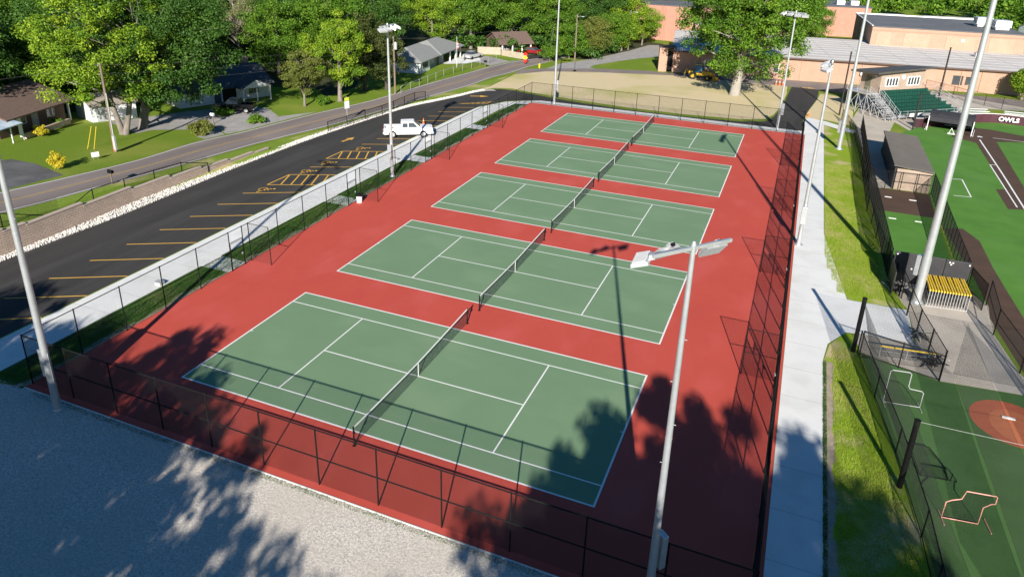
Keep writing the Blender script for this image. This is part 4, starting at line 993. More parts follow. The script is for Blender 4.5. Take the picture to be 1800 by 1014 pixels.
# press box, bleachers ---------------------------------------------------------------
E1 = Vector((.754, .657)).normalized()
O = (40.15, 91.05)
pb, Ln = frame_at('press_box', 'tan block press box with slanted dark roof and two banks of windows', 'press box', O, (O[0]+E1.x*8.3, O[1]+E1.y*8.3), 0)
zf = 3.05
walls(0, 8.1, 0, 3.7, zf+2.75, m_split, pb, z0=zf)
top = MB(); top.add([(0, 0, zf+2.75), (8.1, 0, zf+2.75), (8.1, 3.7, zf+2.75), (0, 3.7, zf+2.75), (0, 0, zf+2.95), (8.1, 0, zf+3.3), (8.1, 3.7, zf+2.85), (0, 3.7, zf+2.77)], [(0, 1, 5, 4), (1, 2, 6, 5), (2, 3, 7, 6), (4, 5, 6, 7)]); top.build('gable_wall', m_split, pb, uvbox=True)
r = MB(); r.slab([(-1.6, -.9, zf+3.15), (9.3, -.9, zf+3.66), (9.3, 4.3, zf+2.95), (-1.6, 4.3, zf+2.75)], .28)
r.build('roof', m_metal, pb)
def wbank(x):
    f = MB(); f.box((x, -.05, zf+1.55), (2.35, .1, 1.35)); fo = f.build('window', m_trim, pb)
    for k in range(4): p = MB(); p.box((x-.82+k*.55, -.11, zf+1.55), (.36, .03, 1.05)); p.build('pane', m_glass, fo)
wbank(2.05); wbank(6.1)
sg = MB(); sg.tube((4.1, -.02, zf+2.15), (4.1, -.1, zf+2.15), .34, n=24); sg.build('round_sign', m_trim, pb)
d = MB(); d.box((-.04, 2.2, zf+1.02), (.06, .95, 2.05)); d.build('door', mat('door_olive', (.16, .15, .10), None, 3, .6), pb)
lt = MB(); lt.box((-.12, .9, zf+2.3), (.2, .3, .18)); lt.build('wall_lamp', m_pwhite, pb)
m_seat = mat('seat_green', (.010, .065, .045), (.008, .05, .036), 4, .5)
st, _ = frame_at('bleachers', 'green-seated aluminium bleachers below the press box', 'bleachers', O, (O[0]+E1.x, O[1]+E1.y), 0)
nrow = 7
for i in range(nrow):
    y = -.35-i*.62; z = zf-.12-i*.36; x0, x1 = .2-i*.06, 9.2+i*.42
    s_ = MB()
    n = int((x1-x0)/.5)
    for k in range(n):
        xx = x0+.25+k*.5; s_.box((xx, y, z+.06), (.44, .4, .05)); s_.box((xx, y+.2, z+.30), (.44, .05, .42))
    s_.build('seat_row', m_seat, st)
    p = MB(); p.box(((x0+x1)/2-.8, y-.1, z-.36), (x1-x0+2.0, .6, .05)); p.build('footboard', m_alu, st)
    p = MB(); p.box(((x0+x1)/2, y+.22, z-.16), (x1-x0+.1, .03, .36)); p.build('riser', m_alu, st)
for i in range(11):
    p = MB(); p.box((-.85-i*.01, -.2-i*.44, zf-.12-i*.27), (1.3, .42, .05)); p.box((-.85-i*.01, -.0-i*.44, zf-.26-i*.27), (1.3, .03, .24)); p.build('step', m_alu, st)
for i in range(9):
    p = MB(); p.box((9.9+i*.22, -.3-i*.5, zf-.12-i*.3), (.7, .45, .05)); p.build('step', m_alu, st)
dk = MB(); dk.box((3.4, 1.9, zf-.08), (11.2, 4.0, .12)); dk.build('deck', m_alu, st)
def rail(pts, h=1.0, mids=(0.5,), name='railing', m=None, par=st, r=.028):
    mb = MB()
    for f in (1.0,)+tuple(mids): mb.path([(x, y, z+h*f) for x, y, z in pts], r, 6)
    for a, b in zip(pts, pts[1:]):
        k = max(1, int(math.dist(a, b)/1.3))
        for j in range(k+1):
            p = Vector(a).lerp(Vector(b), j/k); mb.tube(p, p+Vector((0, 0, h)), r, n=6)
    return mb.build(name, m or m_alu, par)
rail([(-2.1, 3.8, zf), (-2.1, .0, zf)]); rail([(-1.55, .0, zf), (-1.6, -4.9, zf-3.0+.15)], mids=(.6, .3)); rail([(-.15, -.3, zf), (-.35, -4.9, zf-2.9+.15)], mids=(.6, .3))
rail([(10.6, .2, zf), (12.0, -4.5, .9)], mids=(.6, .3)); rail([(8.6, .2, zf), (10.6, .2, zf)])
rail([(-.6, -5.0, .35), (12.0, -5.3, .35)], h=1.15, mids=(.66, .33))
def brace(a, b, r):
    q = MB(); q.tube(a, b, r, n=6); q.build('brace', m_alu, st)
for y in (-4.2, -2.8, -1.4, 0, 1.6, 3.6):
    zt = zf-.15 if y >= 0 else zf-.15+y*.58
    for x in (-2.1, -.2, 5, 10): brace((x, y, 0), (x, y, max(zt, .3)), .035)
ys_ = [-4.2, -2.8, -1.4, 0, 1.6, 3.6]
for x in (-2.1, -.2):
    for a, b in zip(ys_, ys_[1:]):
        za = zf-.2 if a >= 0 else zf-.2+a*.58; zb = zf-.2 if b >= 0 else zf-.2+b*.58
        brace((x, a, .1), (x, b, max(zb, .3)), .032); brace((x, a, max(za, .3)), (x, b, .1), .032); brace((x, a, max(za, .3)), (x, b, max(zb, .3)), .035)
for x in (1.5, 3.0): q = MB(); q.box((x, -5.15, .95), (.8, .04, .5)); q.build('sign_panel', m_pwhite, st)

# field, bullpen, dugout ---------------------------------------------------------------
sheet('tan_walk', P((1497, 212), (1510, 190), (1500, 172), (1560, 158), (1640, 160), (1720, 176), (1800, 190), (1800, 196), (1700, 190), (1650, 205), (1598, 230), (1577, 218)) + [(42.5, 86.5), (39.7, 70), (39.7, 54.5), (38.2, 54.1), (37.5, 54.0), (37.6, 70), (37.2, 84)], zA+.004, m_tan)
sheet('field_turf', [(39.7, 71), (43.9, 83.2), (47.4, 87.6), (52, 91.5), (55.4, 93.2), (59.4, 93.2), (70, 90), (110, 80), (110, 0), (50, 0), (44.7, 21), (43.3, 32), (43.1, 54), (43.1, 71)], zA-.002, m_turf)
sheet('infield_dirt', P((1660, 402), (1692, 402), (1722, 424), (1745, 470), (1772, 515), (1800, 560), (1880, 680), (1880, 780), (1800, 655), (1740, 560), (1738, 540), (1712, 490)), zA+.003, m_dirt)
sheet('infield_dirt', P((1690, 232), (1712, 225), (1740, 228), (1790, 238), (1860, 248), (1860, 256), (1800, 251), (1752, 250), (1800, 330), (1850, 410), (1800, 369), (1772, 368), (1750, 333), (1768, 333), (1716, 252), (1670, 240)), zA+.003, m_dirt)
hp = [(52.2+2.6*math.cos(i*.35), 83.7+2.9*math.sin(i*.35)) for i in range(18)]
sheet('infield_dirt', hp, zA+.007, m_dirt)
def fline(pts, wd=.1):
    mb = MB()
    for a, b in zip(pts, pts[1:]):
        a = Vector(a); b = Vector(b); t = (b-a).normalized(); n = Vector((-t.y, t.x))*wd/2; mb.quad((*(a-n), .024), (*(b-n), .024), (*(b+n), .024), (*(a+n), .024))
    tag(mb.build('field_line', m_white), kind='structure')
fline(P((1722, 246), (1760, 303), (1800, 366), (1840, 430)), .16); fline(P((1745, 243), (1800, 250), (1860, 258)), .12)
fline(P((1752, 291), (1740, 290), (1788, 365)), .13); fline(P((1674, 315), (1691, 316), (1707, 347), (1676, 344)), .12)
mb = MB(); hx, hy = G(1722, 241); mb.add([(hx-.3, hy-.3, .03), (hx+.3, hy-.3, .03), (hx+.3, hy+.1, .03), (hx, hy+.4, .03), (hx-.3, hy+.1, .03)], [(0, 1, 2, 3, 4)]); tag(mb.build('home_plate', m_pwhite), kind='structure')
sheet('bullpen_turf', [(37.7, 47.0), (42.9, 47.0), (42.75, 31.3), (37.75, 31.3)], zA+.002, m_turf)
sheet('bullpen_clay', [(37.6, 54.3), (43.2, 54.2), (42.9, 47.05), (37.7, 47.05)], zA+.002, m_dirt)
for (u0, v0, u1, v1) in ((1555, 346, 1567, 347.5), (1598, 352, 1611, 353.5), (1562, 383.5, 1575, 385), (1608, 389.5, 1620, 391)):
    mb = MB(); a, b = G(u0, v0), G(u1, v1); mb.box(((a[0]+b[0])/2, (a[1]+b[1])/2, .03), (math.dist(a, b), .15, .04)); tag(mb.build('pitching_rubber', m_pwhite), kind='structure')
# slab under the hurdle stack and cage approach
sheet('cage_slab', [(38.72, 21.62), (38.72, 26.3), (38.35, 27.5), (37.9, 31.3), (43.2, 31.3), (44.3, 29.0), (43.6, 25), (44.1, 20.5), (45.2, 17.4), (43.9, 18.0), (39.5, 17.55), (35.35, 19.0), (35.1, 21.2), (35.8, 21.38), (38.6, 21.6)], zA+.001, m_tan)
sheet('cage_turf', [(35.4, 18.95), (39.5, 17.5), (43.9, 17.95), (52, 16.5), (52, -6), (38.0, -6), (37.5, 1.9), (36.6, 8.9)], zA-.001, m_turfd)
def disc(n, c, rx, ry, a, off, m):
    sheet(n, [(c[0]+math.cos(a)*rx*math.cos(t)-math.sin(a)*ry*math.sin(t), c[1]+math.sin(a)*rx*math.cos(t)+math.cos(a)*ry*math.sin(t)) for t in [i*2*math.pi/40 for i in range(40)]], off, m)
disc('mound', (42.6, 14.7), 2.0, 2.1, 0, zA+.004, m_redclay)
disc('mound', (42.7, 14.5), 1.2, 1.5, 0, zA+.009, mat('mound_light', (.46, .15, .065), (.40, .125, .058), 2, .9))
mb = MB(); mb.box((42.5, 15.15, .045), (.62, .15, .05)); tag(mb.build('pitching_rubber', m_pwhite), kind='structure')
# dugout
dg = thing('dugout', 'dark-roofed block dugout beside the baseball field', 'dugout', (41.4, 61.5, 0))
w_ = MB(); w_.box((-1.6, .3, 1.15), (.2, 14.2, 2.3)); w_.box((0, 7.2, 1.15), (3.3, .2, 2.3)); w_.build('wall', m_tarp, dg)
w2 = MB(); w2.box((.1, -6.9, 1.1), (3.2, .2, 2.2)); w2.box((1.6, 0, .4), (.15, 13.6, .8)); w2.build('end_wall', m_split, dg, uvbox=True)
r = MB(); r.slab([(-1.9, -7.3, 2.65), (1.75, -7.3, 2.35), (1.75, 7.5, 2.35), (-1.9, 7.5, 2.65)], .14)
for i in range(37): 
    y = -7.2+i*.405; r.slab([(-1.9, y-.025, 2.71), (1.75, y-.025, 2.41), (1.75, y+.025, 2.41), (-1.9, y+.025, 2.71)], .05)
r.build('roof', mat('dugout_roof', (.105, .097, .09), (.085, .08, .075), .7, .6), dg)
for y in (-6.7, -2.3, 2.3, 6.9): p = MB(); p.box((1.6, y, 1.15), (.1, .1, 2.3)); p.build('post', m_black, dg)
bn = MB(); bn.box((-1.2, 0, .45), (.4, 12.5, .06)); bn.build('bench', m_alu, dg)
# slatted black screen wall along the tan walk and bullpen fences
def slat(name, label, A, B, h, step, gap=.5):
    t, Ln = frame_at(name, label, 'fence', A, B)
    b = MB(); n = int(Ln/step)
    for i in range(n): b.box((i*step+step/2, 0, h/2), (step*gap, .03, h-.05))
    b.build('slats', m_black, t)
    for i in range(int(Ln/2.5)+1): p = MB(); p.tube((i*2.5, .04, 0), (i*2.5, .04, h), .035, n=8); p.build('post', m_black, t)
    rl = MB(); rl.tube((0, .04, h), (Ln, .04, h), .025, n=6); rl.build('rail', m_black, t); return t
slat('screen_fence', 'dark slatted screen fence along the walk behind the dugout', (37.55, 54.2), (37.9, 80.5), 1.9, .5, .55)
BG = 'black chain link fences of the bullpen and ball field'
fence('chain_link_fence', 'black chain link fence on the walk side of the bullpen', [(37.5, 54.0), (37.7, 31.2)], 2.4, 1.3, BG, (1.0,), .06, .0045, pr=.028)
fence('chain_link_fence', 'black chain link fence between bullpen and outfield turf', [(43.3, 54.4), (42.85, 31.2)], 2.2, 1.3, BG, (1.0,), .06, .0045, pr=.028)
fence('chain_link_fence', 'short black chain link gate fence in front of the dugout end', [(37.6, 53.9), (43.3, 54.2)], 2.0, 1.4, BG, (1.0, .5), .09, .004)
fence('chain_link_fence', 'black chain link fence with rail beside the brown dirt and tan slab', [(43.9, 29.5), (43.55, 25.0), (44.1, 20.5), (44.9, 14.5), (46.2, 8)], 1.9, 4.3, BG, (1.0, .5), .06, .0026, pr=.045)
fence('chain_link_fence', 'black chain link fence from tallest pole down to the cage corner', [(38.3, 28.4), (38.75, 22.5), (39.5, 17.6)], 2.0, 3.2, BG, (1.0, .5), .06, .0026, pr=.05)
fence('chain_link_fence', 'black chain link fence across the end of the batting cage turf', [(35.3, 18.6), (39.5, 17.5)], 1.7, 2.0, BG, (1.0, .06), .06, .003, pr=.035)
fence('chain_link_fence', 'black chain link fence along the grass bank beside the batting cage', [(35.2, 18.9), (35.9, 14.2), (36.6, 9.6), (37.15, 4.0), (37.4, -2)], 1.5, 4.0, BG, (1.0, .06), .06, .0035, pr=.035)
fence('chain_link_fence', 'black chain link fence across the grass by the school road', [tuple(G(1625, 160)), tuple(G(1700, 180)), tuple(G(1760, 193)), tuple(G(1860, 210))], 1.9, 3.3, BG, (1.0,), .12, .0045)
fence('chain_link_fence', 'dark chain link fence on the grass bank below the press box', [(35.6, 84.5), (36.9, 75.5), (37.2, 62), (37.0, 46), (37.6, 36), (38.4, 28)], 1.5, 3.0, BG, (1.0,), .09, .004)
# black padded enclosure around the stack
pd = thing('padded_wall', 'black padded wall enclosure behind the yellow-topped panels', 'padded wall', (40.3, 31.0, 0))
for k in range(3):
    b = MB(); b.box((-1.65+k*1.66, 0, 1.2), (1.63, .12, 2.4)); b.build('pad', m_tarp, pd, bevel=.03)
b = MB(); b.box((-2.52, -1.35, .9), (.1, 2.6, 1.8)); b.build('side_pad', m_tarp, pd, bevel=.03)
for x in (-2.3, -.9, -.75, -.83, 1.2, 1.35, 1.27, 2.3):
    pass
for (x, z) in ((-2.3, 2.2), (-.9, 2.2), (-.7, 2.2), (-.8, 2.05), (1.1, 2.2), (1.3, 2.2), (1.2, 2.05), (2.35, 2.2), (-1.2, 1.2)):
    b = MB(); b.tube((x, -.06, z), (x, -.09, z), .055, n=10); b.build('tie', m_pwhite, pd)
fence('screen_fence', 'green-black mesh screen at the outfield side of the panel stack', [(42.95, 31.2), (43.45, 28.5)], 2.0, 2.8, BG, (1.0,), .03, .0045)
# portable fence panels
m_ycap = mat('cap_yellow', (.80, .56, .04), (.70, .47, .04), 3, .5)
def panel(Lp=2.6, h=1.2):
    t = thing('portable_fence_panel', '', 'fence panel')
    f = MB()
    for x in (0, Lp*.5, Lp): f.tube((x, 0, .03), (x, 0, h), .022, n=6)
    f.tube((0, 0, .12), (Lp, 0, .12), .022, n=6); f.tube((0, 0, h*.6), (Lp, 0, h*.6), .016, n=6)
    f.build('frame', m_alu, t)
    for x in (0, Lp): g = MB(); g.tube((x, -.09, .02), (x, .09, .02), .022, n=6); g.build('foot', m_alu, t)
    y = MB(); y.tube((-.03, 0, h+.03), (Lp+.03, 0, h+.03), .06, n=10); y.build('cap', m_ycap, t)
    m_ = MB(); wires(m_, (0, 0), (Lp, 0), .12, h, .07, .0035); m_.build('mesh', m_blackm, t)
    return t
pp0 = panel()
ORD = ['first', 'second', 'third', 'fourth', 'fifth', 'sixth', 'seventh', 'eighth', 'ninth', 'tenth', 'eleventh', 'twelfth', 'thirteenth', 'fourteenth', 'fifteenth']
for i in range(15):
    o = pp0 if i == 0 else dup(pp0)
    x = 39.95+i*.178; o.location = (x, 27.55+.02*i, .02); o.rotation_euler = (R(0), 0, R(91+((i*37) % 5-2)*.35))
    o['label'] = 'yellow-topped portable fence panel, %s from the tallest light pole in the packed row' % ORD[i]; o['group'] = 'yellow-topped portable fence panels'
o = dup(pp0, (36.4, 18.9, .02), R(7), 'single yellow-topped fence panel lying apart in the cage end', 'yellow-topped portable fence panels'); o.scale = (1.15, 1, .62)
# scrap pile
def pile(label, c, n, rad, seed):
    g = random.Random(seed); m_ = MB()
    for i in range(n):
        a = g.random()*6.28; rr = g.random()*rad; p = Vector((math.cos(a)*rr, math.sin(a)*rr, g.uniform(.05, .5))); d_ = Vector((g.uniform(-1, 1), g.uniform(-1, 1), g.uniform(-.3, .5))).normalized()*g.uniform(.2, .7)
        m_.mat(i % 3).path([p-d_, p+Vector((0, 0, .08)), p+d_], g.uniform(.012, .04), 5)
    o = m_.build('scrap_pile', [m_alu, m_black, m_tarp]); o.location = (c[0], c[1], 0); tag(o, label, 'pile', kind='stuff')
pile('heap of loose metal and straps beside the black padded wall', (38.2, 29.2), 40, .7, 1); pile('dark heap of equipment inside the cage corner', (39.3, 19.4), 45, .6, 2); pile('dark bags on the slab by the mesh fence', (38.9, 22.3), 26, .4, 3)
# cage posts, cables, nets
def cagepost(label, p, h):
    o = MB().tube((0, 0, 0), (0, 0, h), .13, n=16).tube((0, 0, h), (0, 0, h+.03), .145, n=16).build('cage_post', m_black); o.location = (*p, 0); return tag(o, label, 'post', 'thick black batting cage posts')
cagepost('thick black cage post at the corner of the white walk', (34.95, 18.9), 3.7)
cagepost('thick black cage post in the middle of the grass bank', (36.55, 7.0), 3.75)
cagepost('thick black cage post beyond the right edge of the turf', (48.6, 19.4), 3.7); cagepost('thick black cage post beyond the mound', (48.8, 7.8), 3.7)
m_cord = mat('cord_grey', (.42, .42, .41), None, 4, .7)
def net_(name, label, corners, sp=.12, r=.0035, edge=.006):
    t = thing(name, label, 'net', corners[0]); o = Vector(corners[0]); c = [Vector(q)-o for q in corners]
    n = MB(); 
    def sag(u, v): return c[0]*(1-u)*(1-v)+c[1]*u*(1-v)+c[2]*u*v+c[3]*(1-u)*v+Vector((0, 0, -.35*math.sin(u*math.pi)*math.sin(v*math.pi+.6)*.8))
    nu = int((c[1]-c[0]).length/sp); nv = int(max((c[3]-c[0]).length, (c[2]-c[1]).length)/sp)
    def line(ps, r):
        base = len(n.v)
        for p in ps:
            for k in range(3): n.v.append((p.x+r*math.cos(k*2.09), p.y+r*math.sin(k*2.09)*.5, p.z+r*math.sin(k*2.09)))
        for i in range(len(ps)-1):
            for k in range(3): n.f.append((base+3*i+k, base+3*i+(k+1) % 3, base+3*i+3+(k+1) % 3, base+3*i+3+k)); n.mi.append(0)
    for i in range(nu+1): line([sag(i/nu, j/8) for j in range(9)], r)
    for j in range(nv+1): line([sag(i/12, j/nv) for i in range(13)], r)
    n.build('netting', m_netb, t)
    e = MB(); e.path([sag(i/12, 0) for i in range(13)], edge, 5); e.path([sag(i/12, 1) for i in range(13)], edge, 5); e.build('edge_rope', m_netb, t); return t
net_('cage_net', 'black netting hung across the end of the cage from the corner post', [(35.0, 18.8, 3.5), (48.6, 19.3, 3.5), (48.6, 18.6, .05), (35.3, 18.3, .05)], .08, .003)
net_('cage_net', 'black netting on the bank side of the cage', [(34.95, 18.8, 3.5), (36.55, 7.1, 3.6), (37.2, 7.0, .05), (35.9, 18.0, .05)], .08, .003)
net_('cage_net', 'black netting on the lower bank side of the cage', [(36.55, 6.9, 3.6), (37.6, -4, 3.6), (38.2, -4, .05), (37.2, 6.9, .05)], .08, .003)
net_('cage_net', 'black netting curtain running down the middle of the batting cage', [(40.35, 18.6, 3.5), (40.9, -3, 3.5), (40.9, -3, .05), (40.35, 18.6, .05)], .07, .003)
net_('cage_net', 'black netting curtain along the far side of the mound', [(44.2, 18.8, 3.5), (45.4, -3, 3.5), (45.4, -3, .05), (44.2, 18.8, .05)], .07, .003)
cb = MB(); cb.path([(36.55, 7.0, 3.7), (42, 7.3, 3.58), (48.8, 7.8, 3.7)], .008, 6); tag(cb.build('cable', m_cord), 'pale cable stretched between the cage posts over the turf', 'cable')
# L screens
def lscreen(name, label, pts, m, base, rz, netm=True):
    t = thing(name, label, 'pitching screen', (*base, .02), rz)
    f = MB(); f.path([(x, 0, z) for x, z in pts], .025, 8, closed=True)
    f.build('frame', m, t)
    for x in (min(p[0] for p in pts), max(p[0] for p in pts)): g = MB(); g.tube((x, -.45, .02), (x, .45, .02), .022, n=6); g.build('foot', m, t)
    n = MB(); W2 = max(p[0] for p in pts); H2 = max(p[1] for p in pts)
    def inside(x, z):
        c = False; k = len(pts)
        for i in range(k):
            x1, z1 = pts[i]; x2, z2 = pts[(i+1) % k]
            if (z1 > z) != (z2 > z) and x < (x2-x1)*(z-z1)/(z2-z1)+x1: c = not c
        return c
    sp = .07
    for i in range(int(W2/sp)+1):
        for j in range(int(H2/sp)+1):
            if inside(i*sp, j*sp):
                n.box((i*sp, .0, j*sp+sp/2), (.005, .005, sp)); n.box((i*sp+sp/2, .0, j*sp), (sp, .005, .005))
    n.build('netting', m_netb, t); return t
lscreen('pitching_screen', 'silver L-shaped pitching screen on the turf behind the cage end', [(0, .05), (1.85, .05), (1.85, .95), (1.75, 1.05), (1.15, 1.1), (1.05, 1.25), (1.05, 2.0), (.95, 2.1), (.1, 2.1), (0, 2.0)], mat('frame_grey', (.36, .37, .38), None, 4, .5), (36.3, 13.9), R(8))
lscreen('pitching_screen', 'pale red L-shaped pitching screen at the lower right', [(0, .05), (1.45, .05), (1.45, .95), (1.7, 1.2), (1.85, 1.25), (1.85, 1.6), (1.8, 1.65), (.65, 1.65), (.55, 1.2), (.2, 1.05), (0, .9)], mat('frame_pink', (.70, .34, .28), (.62, .28, .22), 4, .5), (38.1, 5.6), R(8))
lscreen('pitching_screen', 'dark framed screen lying flat by the bank fence', [(0, .05), (1.2, .05), (1.3, .9), (1.1, 1.6), (.9, 2.2), (.1, 2.2), (0, 1.6)], m_black, (37.55, 8.2), R(5)).rotation_euler = (R(-86), 0, R(8))
# purple wall with the team name
pw = thing('field_wall', 'dark purple padded wall with white lettering curving behind home plate', 'wall', (50, 90, 0))
pts = smoothline([(42.6, 86.2), (44.8, 84.8), (47.5, 86.8), (51, 90.3), (55.3, 93.4), (59.6, 93.2), (66, 91)], 4)[4:]
m_purp = mat('pad_purple', (.075, .026, .038), (.06, .022, .03), 1.2, .6)
for a, b in zip(pts, pts[1:]):
    q = MB(); q.box(((a[0]+b[0])/2-50, (a[1]+b[1])/2-90, .62), (math.dist(a, b)-.01, .14, 1.24), math.atan2(b[1]-a[1], b[0]-a[0])); q.build('pad', m_purp, pw)
cp_ = MB(); cp_.path([(x-50, y-90, 1.27) for x, y in pts], .05, 6); cp_.build('cap', m_trim, pw)
cu = bpy.data.curves.new('lettering', 'FONT'); cu.body = 'OWLS'; cu.size = .82; cu.extrude = .02; cu.align_x = 'CENTER'; cu.align_y = 'CENTER'; cu.space_character = 1.05; cu.offset = .03
cu.materials.append(m_pwhite); lt = bpy.data.objects.new('lettering', cu); C.objects.link(lt); lt.parent = pw
lt.location = (57.45-50, 93.22-90, .64); lt.rotation_euler = (R(90), 0, R(-3)); lt.scale = (1.05, 1, 1)
def bleach(label, A, B):
    t, Ln = frame_at('bench_bleacher', label, 'bleachers', A, B, 0, 'low white bench bleachers')
    for k in range(4):
        p = MB(); p.box((Ln/2, k*.65, .35+k*.2), (Ln, .28, .05)); p.build('seat_plank', m_pwhite, t)
        p = MB(); p.box((Ln/2, k*.65+.33, .12+k*.2), (Ln, .25, .04)); p.build('foot_plank', m_alu, t)
    for x in (.2, Ln/2, Ln-.2): p = MB(); p.box((x, 1.0, .25), (.06, 2.4, .06)); p.build('frame', m_alu, t)
bleach('low white bench bleacher behind the wall, left one', (52.3, 94.9), (56.2, 96.2)); bleach('low white bench bleacher behind the wall, right one', (57.6, 96.0), (64, 95.6))
# portable batting cage (black turtle) at home plate
tc = thing('batting_turtle', 'black domed portable batting cage with white frame at home plate', 'batting cage', (49.2, 85.6, 0), R(-12))
a_ = MB(); n = 10; Lc, rx, rzz = 5.2, 2.6, 2.4
for i in range(n):
    t0, t1 = math.pi*(.02+.80*i/n), math.pi*(.02+.80*(i+1)/n)
    P0 = (rx*math.cos(t0), rzz*math.sin(t0)); P1 = (rx*math.cos(t1), rzz*math.sin(t1))
    for sx in (0,):
        a_.add([(-Lc/2, P0[0]*1, P0[1]), (Lc/2, P0[0], P0[1]), (Lc/2, P1[0], P1[1]), (-Lc/2, P1[0], P1[1])], [(0, 1, 2, 3)])
for x in (-Lc/2, Lc/2):
    vs = [(x, rx*math.cos(math.pi*(.02+.80*i/n)), rzz*math.sin(math.pi*(.02+.80*i/n))) for i in range(n+1)]+[(x, .6, 0), (x, rx, 0)]
    a_.add(vs, [tuple(range(len(vs)))])
co_ = a_.build('cover', m_tarp, tc); sm = co_.modifiers.new('solid', 'SOLIDIFY'); sm.thickness = .03
for x in (-Lc/2, Lc/2): p = MB(); p.tube((x, -2.2, 0), (x, -2.2, 1.9), .06, n=8); p.tube((x, -2.2, 1.6), (x, -2.0, 1.9), .05, n=8); p.build('post', m_pwhite, tc)
p = MB(); p.path([(-Lc/2-.2, -2.3, .1), (-Lc/2-.2, 0, .12), (-Lc/2-.2, 2.4, .1), (Lc/2+.2, 2.4, .1), (Lc/2+.2, -2.3, .1)], .05, 6); p.build('base_frame', m_pwhite, tc)
for (x, y) in ((-Lc/2-.2, 2.0), (Lc/2+.2, 2.0)): p = MB(); p.tube((x-.06, y, .2), (x+.06, y, .2), .2, n=14); p.build('wheel', m_black, tc)
bs = thing('ball_cart', 'small white frame stand beside the portable batting cage', 'stand', (*G(1665, 236), 0))
b = MB(); b.path([(0, 0, .05), (.9, 0, .05), (.9, .5, .05), (0, .5, .05)], .03, 6, closed=True); b.tube((.1, 0, .05), (.4, .2, .8), .03, n=6); b.tube((.8, 0, .05), (.4, .2, .8), .03, n=6); b.build('frame', m_pwhite, bs)
# backstop posts and net
def bpost(label, uv, h, r=.09, lean=0):
    x, y = G(*uv); o = MB().tube((0, 0, 0), (0, 0, h), r, r*.85, n=10).tube((0, 0, h), (0, 0, h+.08), r*1.15, n=10).build('backstop_post', mat('post_dark', (.028, .024, .022), None, 3, .6)); o.location = (x, y, 0); return tag(o, label, 'post', 'dark backstop posts')
bpost('dark backstop post left of the press box deck', (1475, 203), 9.0, .12); bpost('dark backstop post behind the right end of the bleachers', (1648, 180), 8.5, .14); bpost('dark post before the green seats', (1604, 228), 5.0, .11)
net_('backstop_net', 'fine dark backstop net in front of the right green seats', [(44.6, 83.4, 5.0), (47.6, 87.3, 6.0), (47.6, 87.3, .1), (44.6, 83.4, .1)], .12, .004)

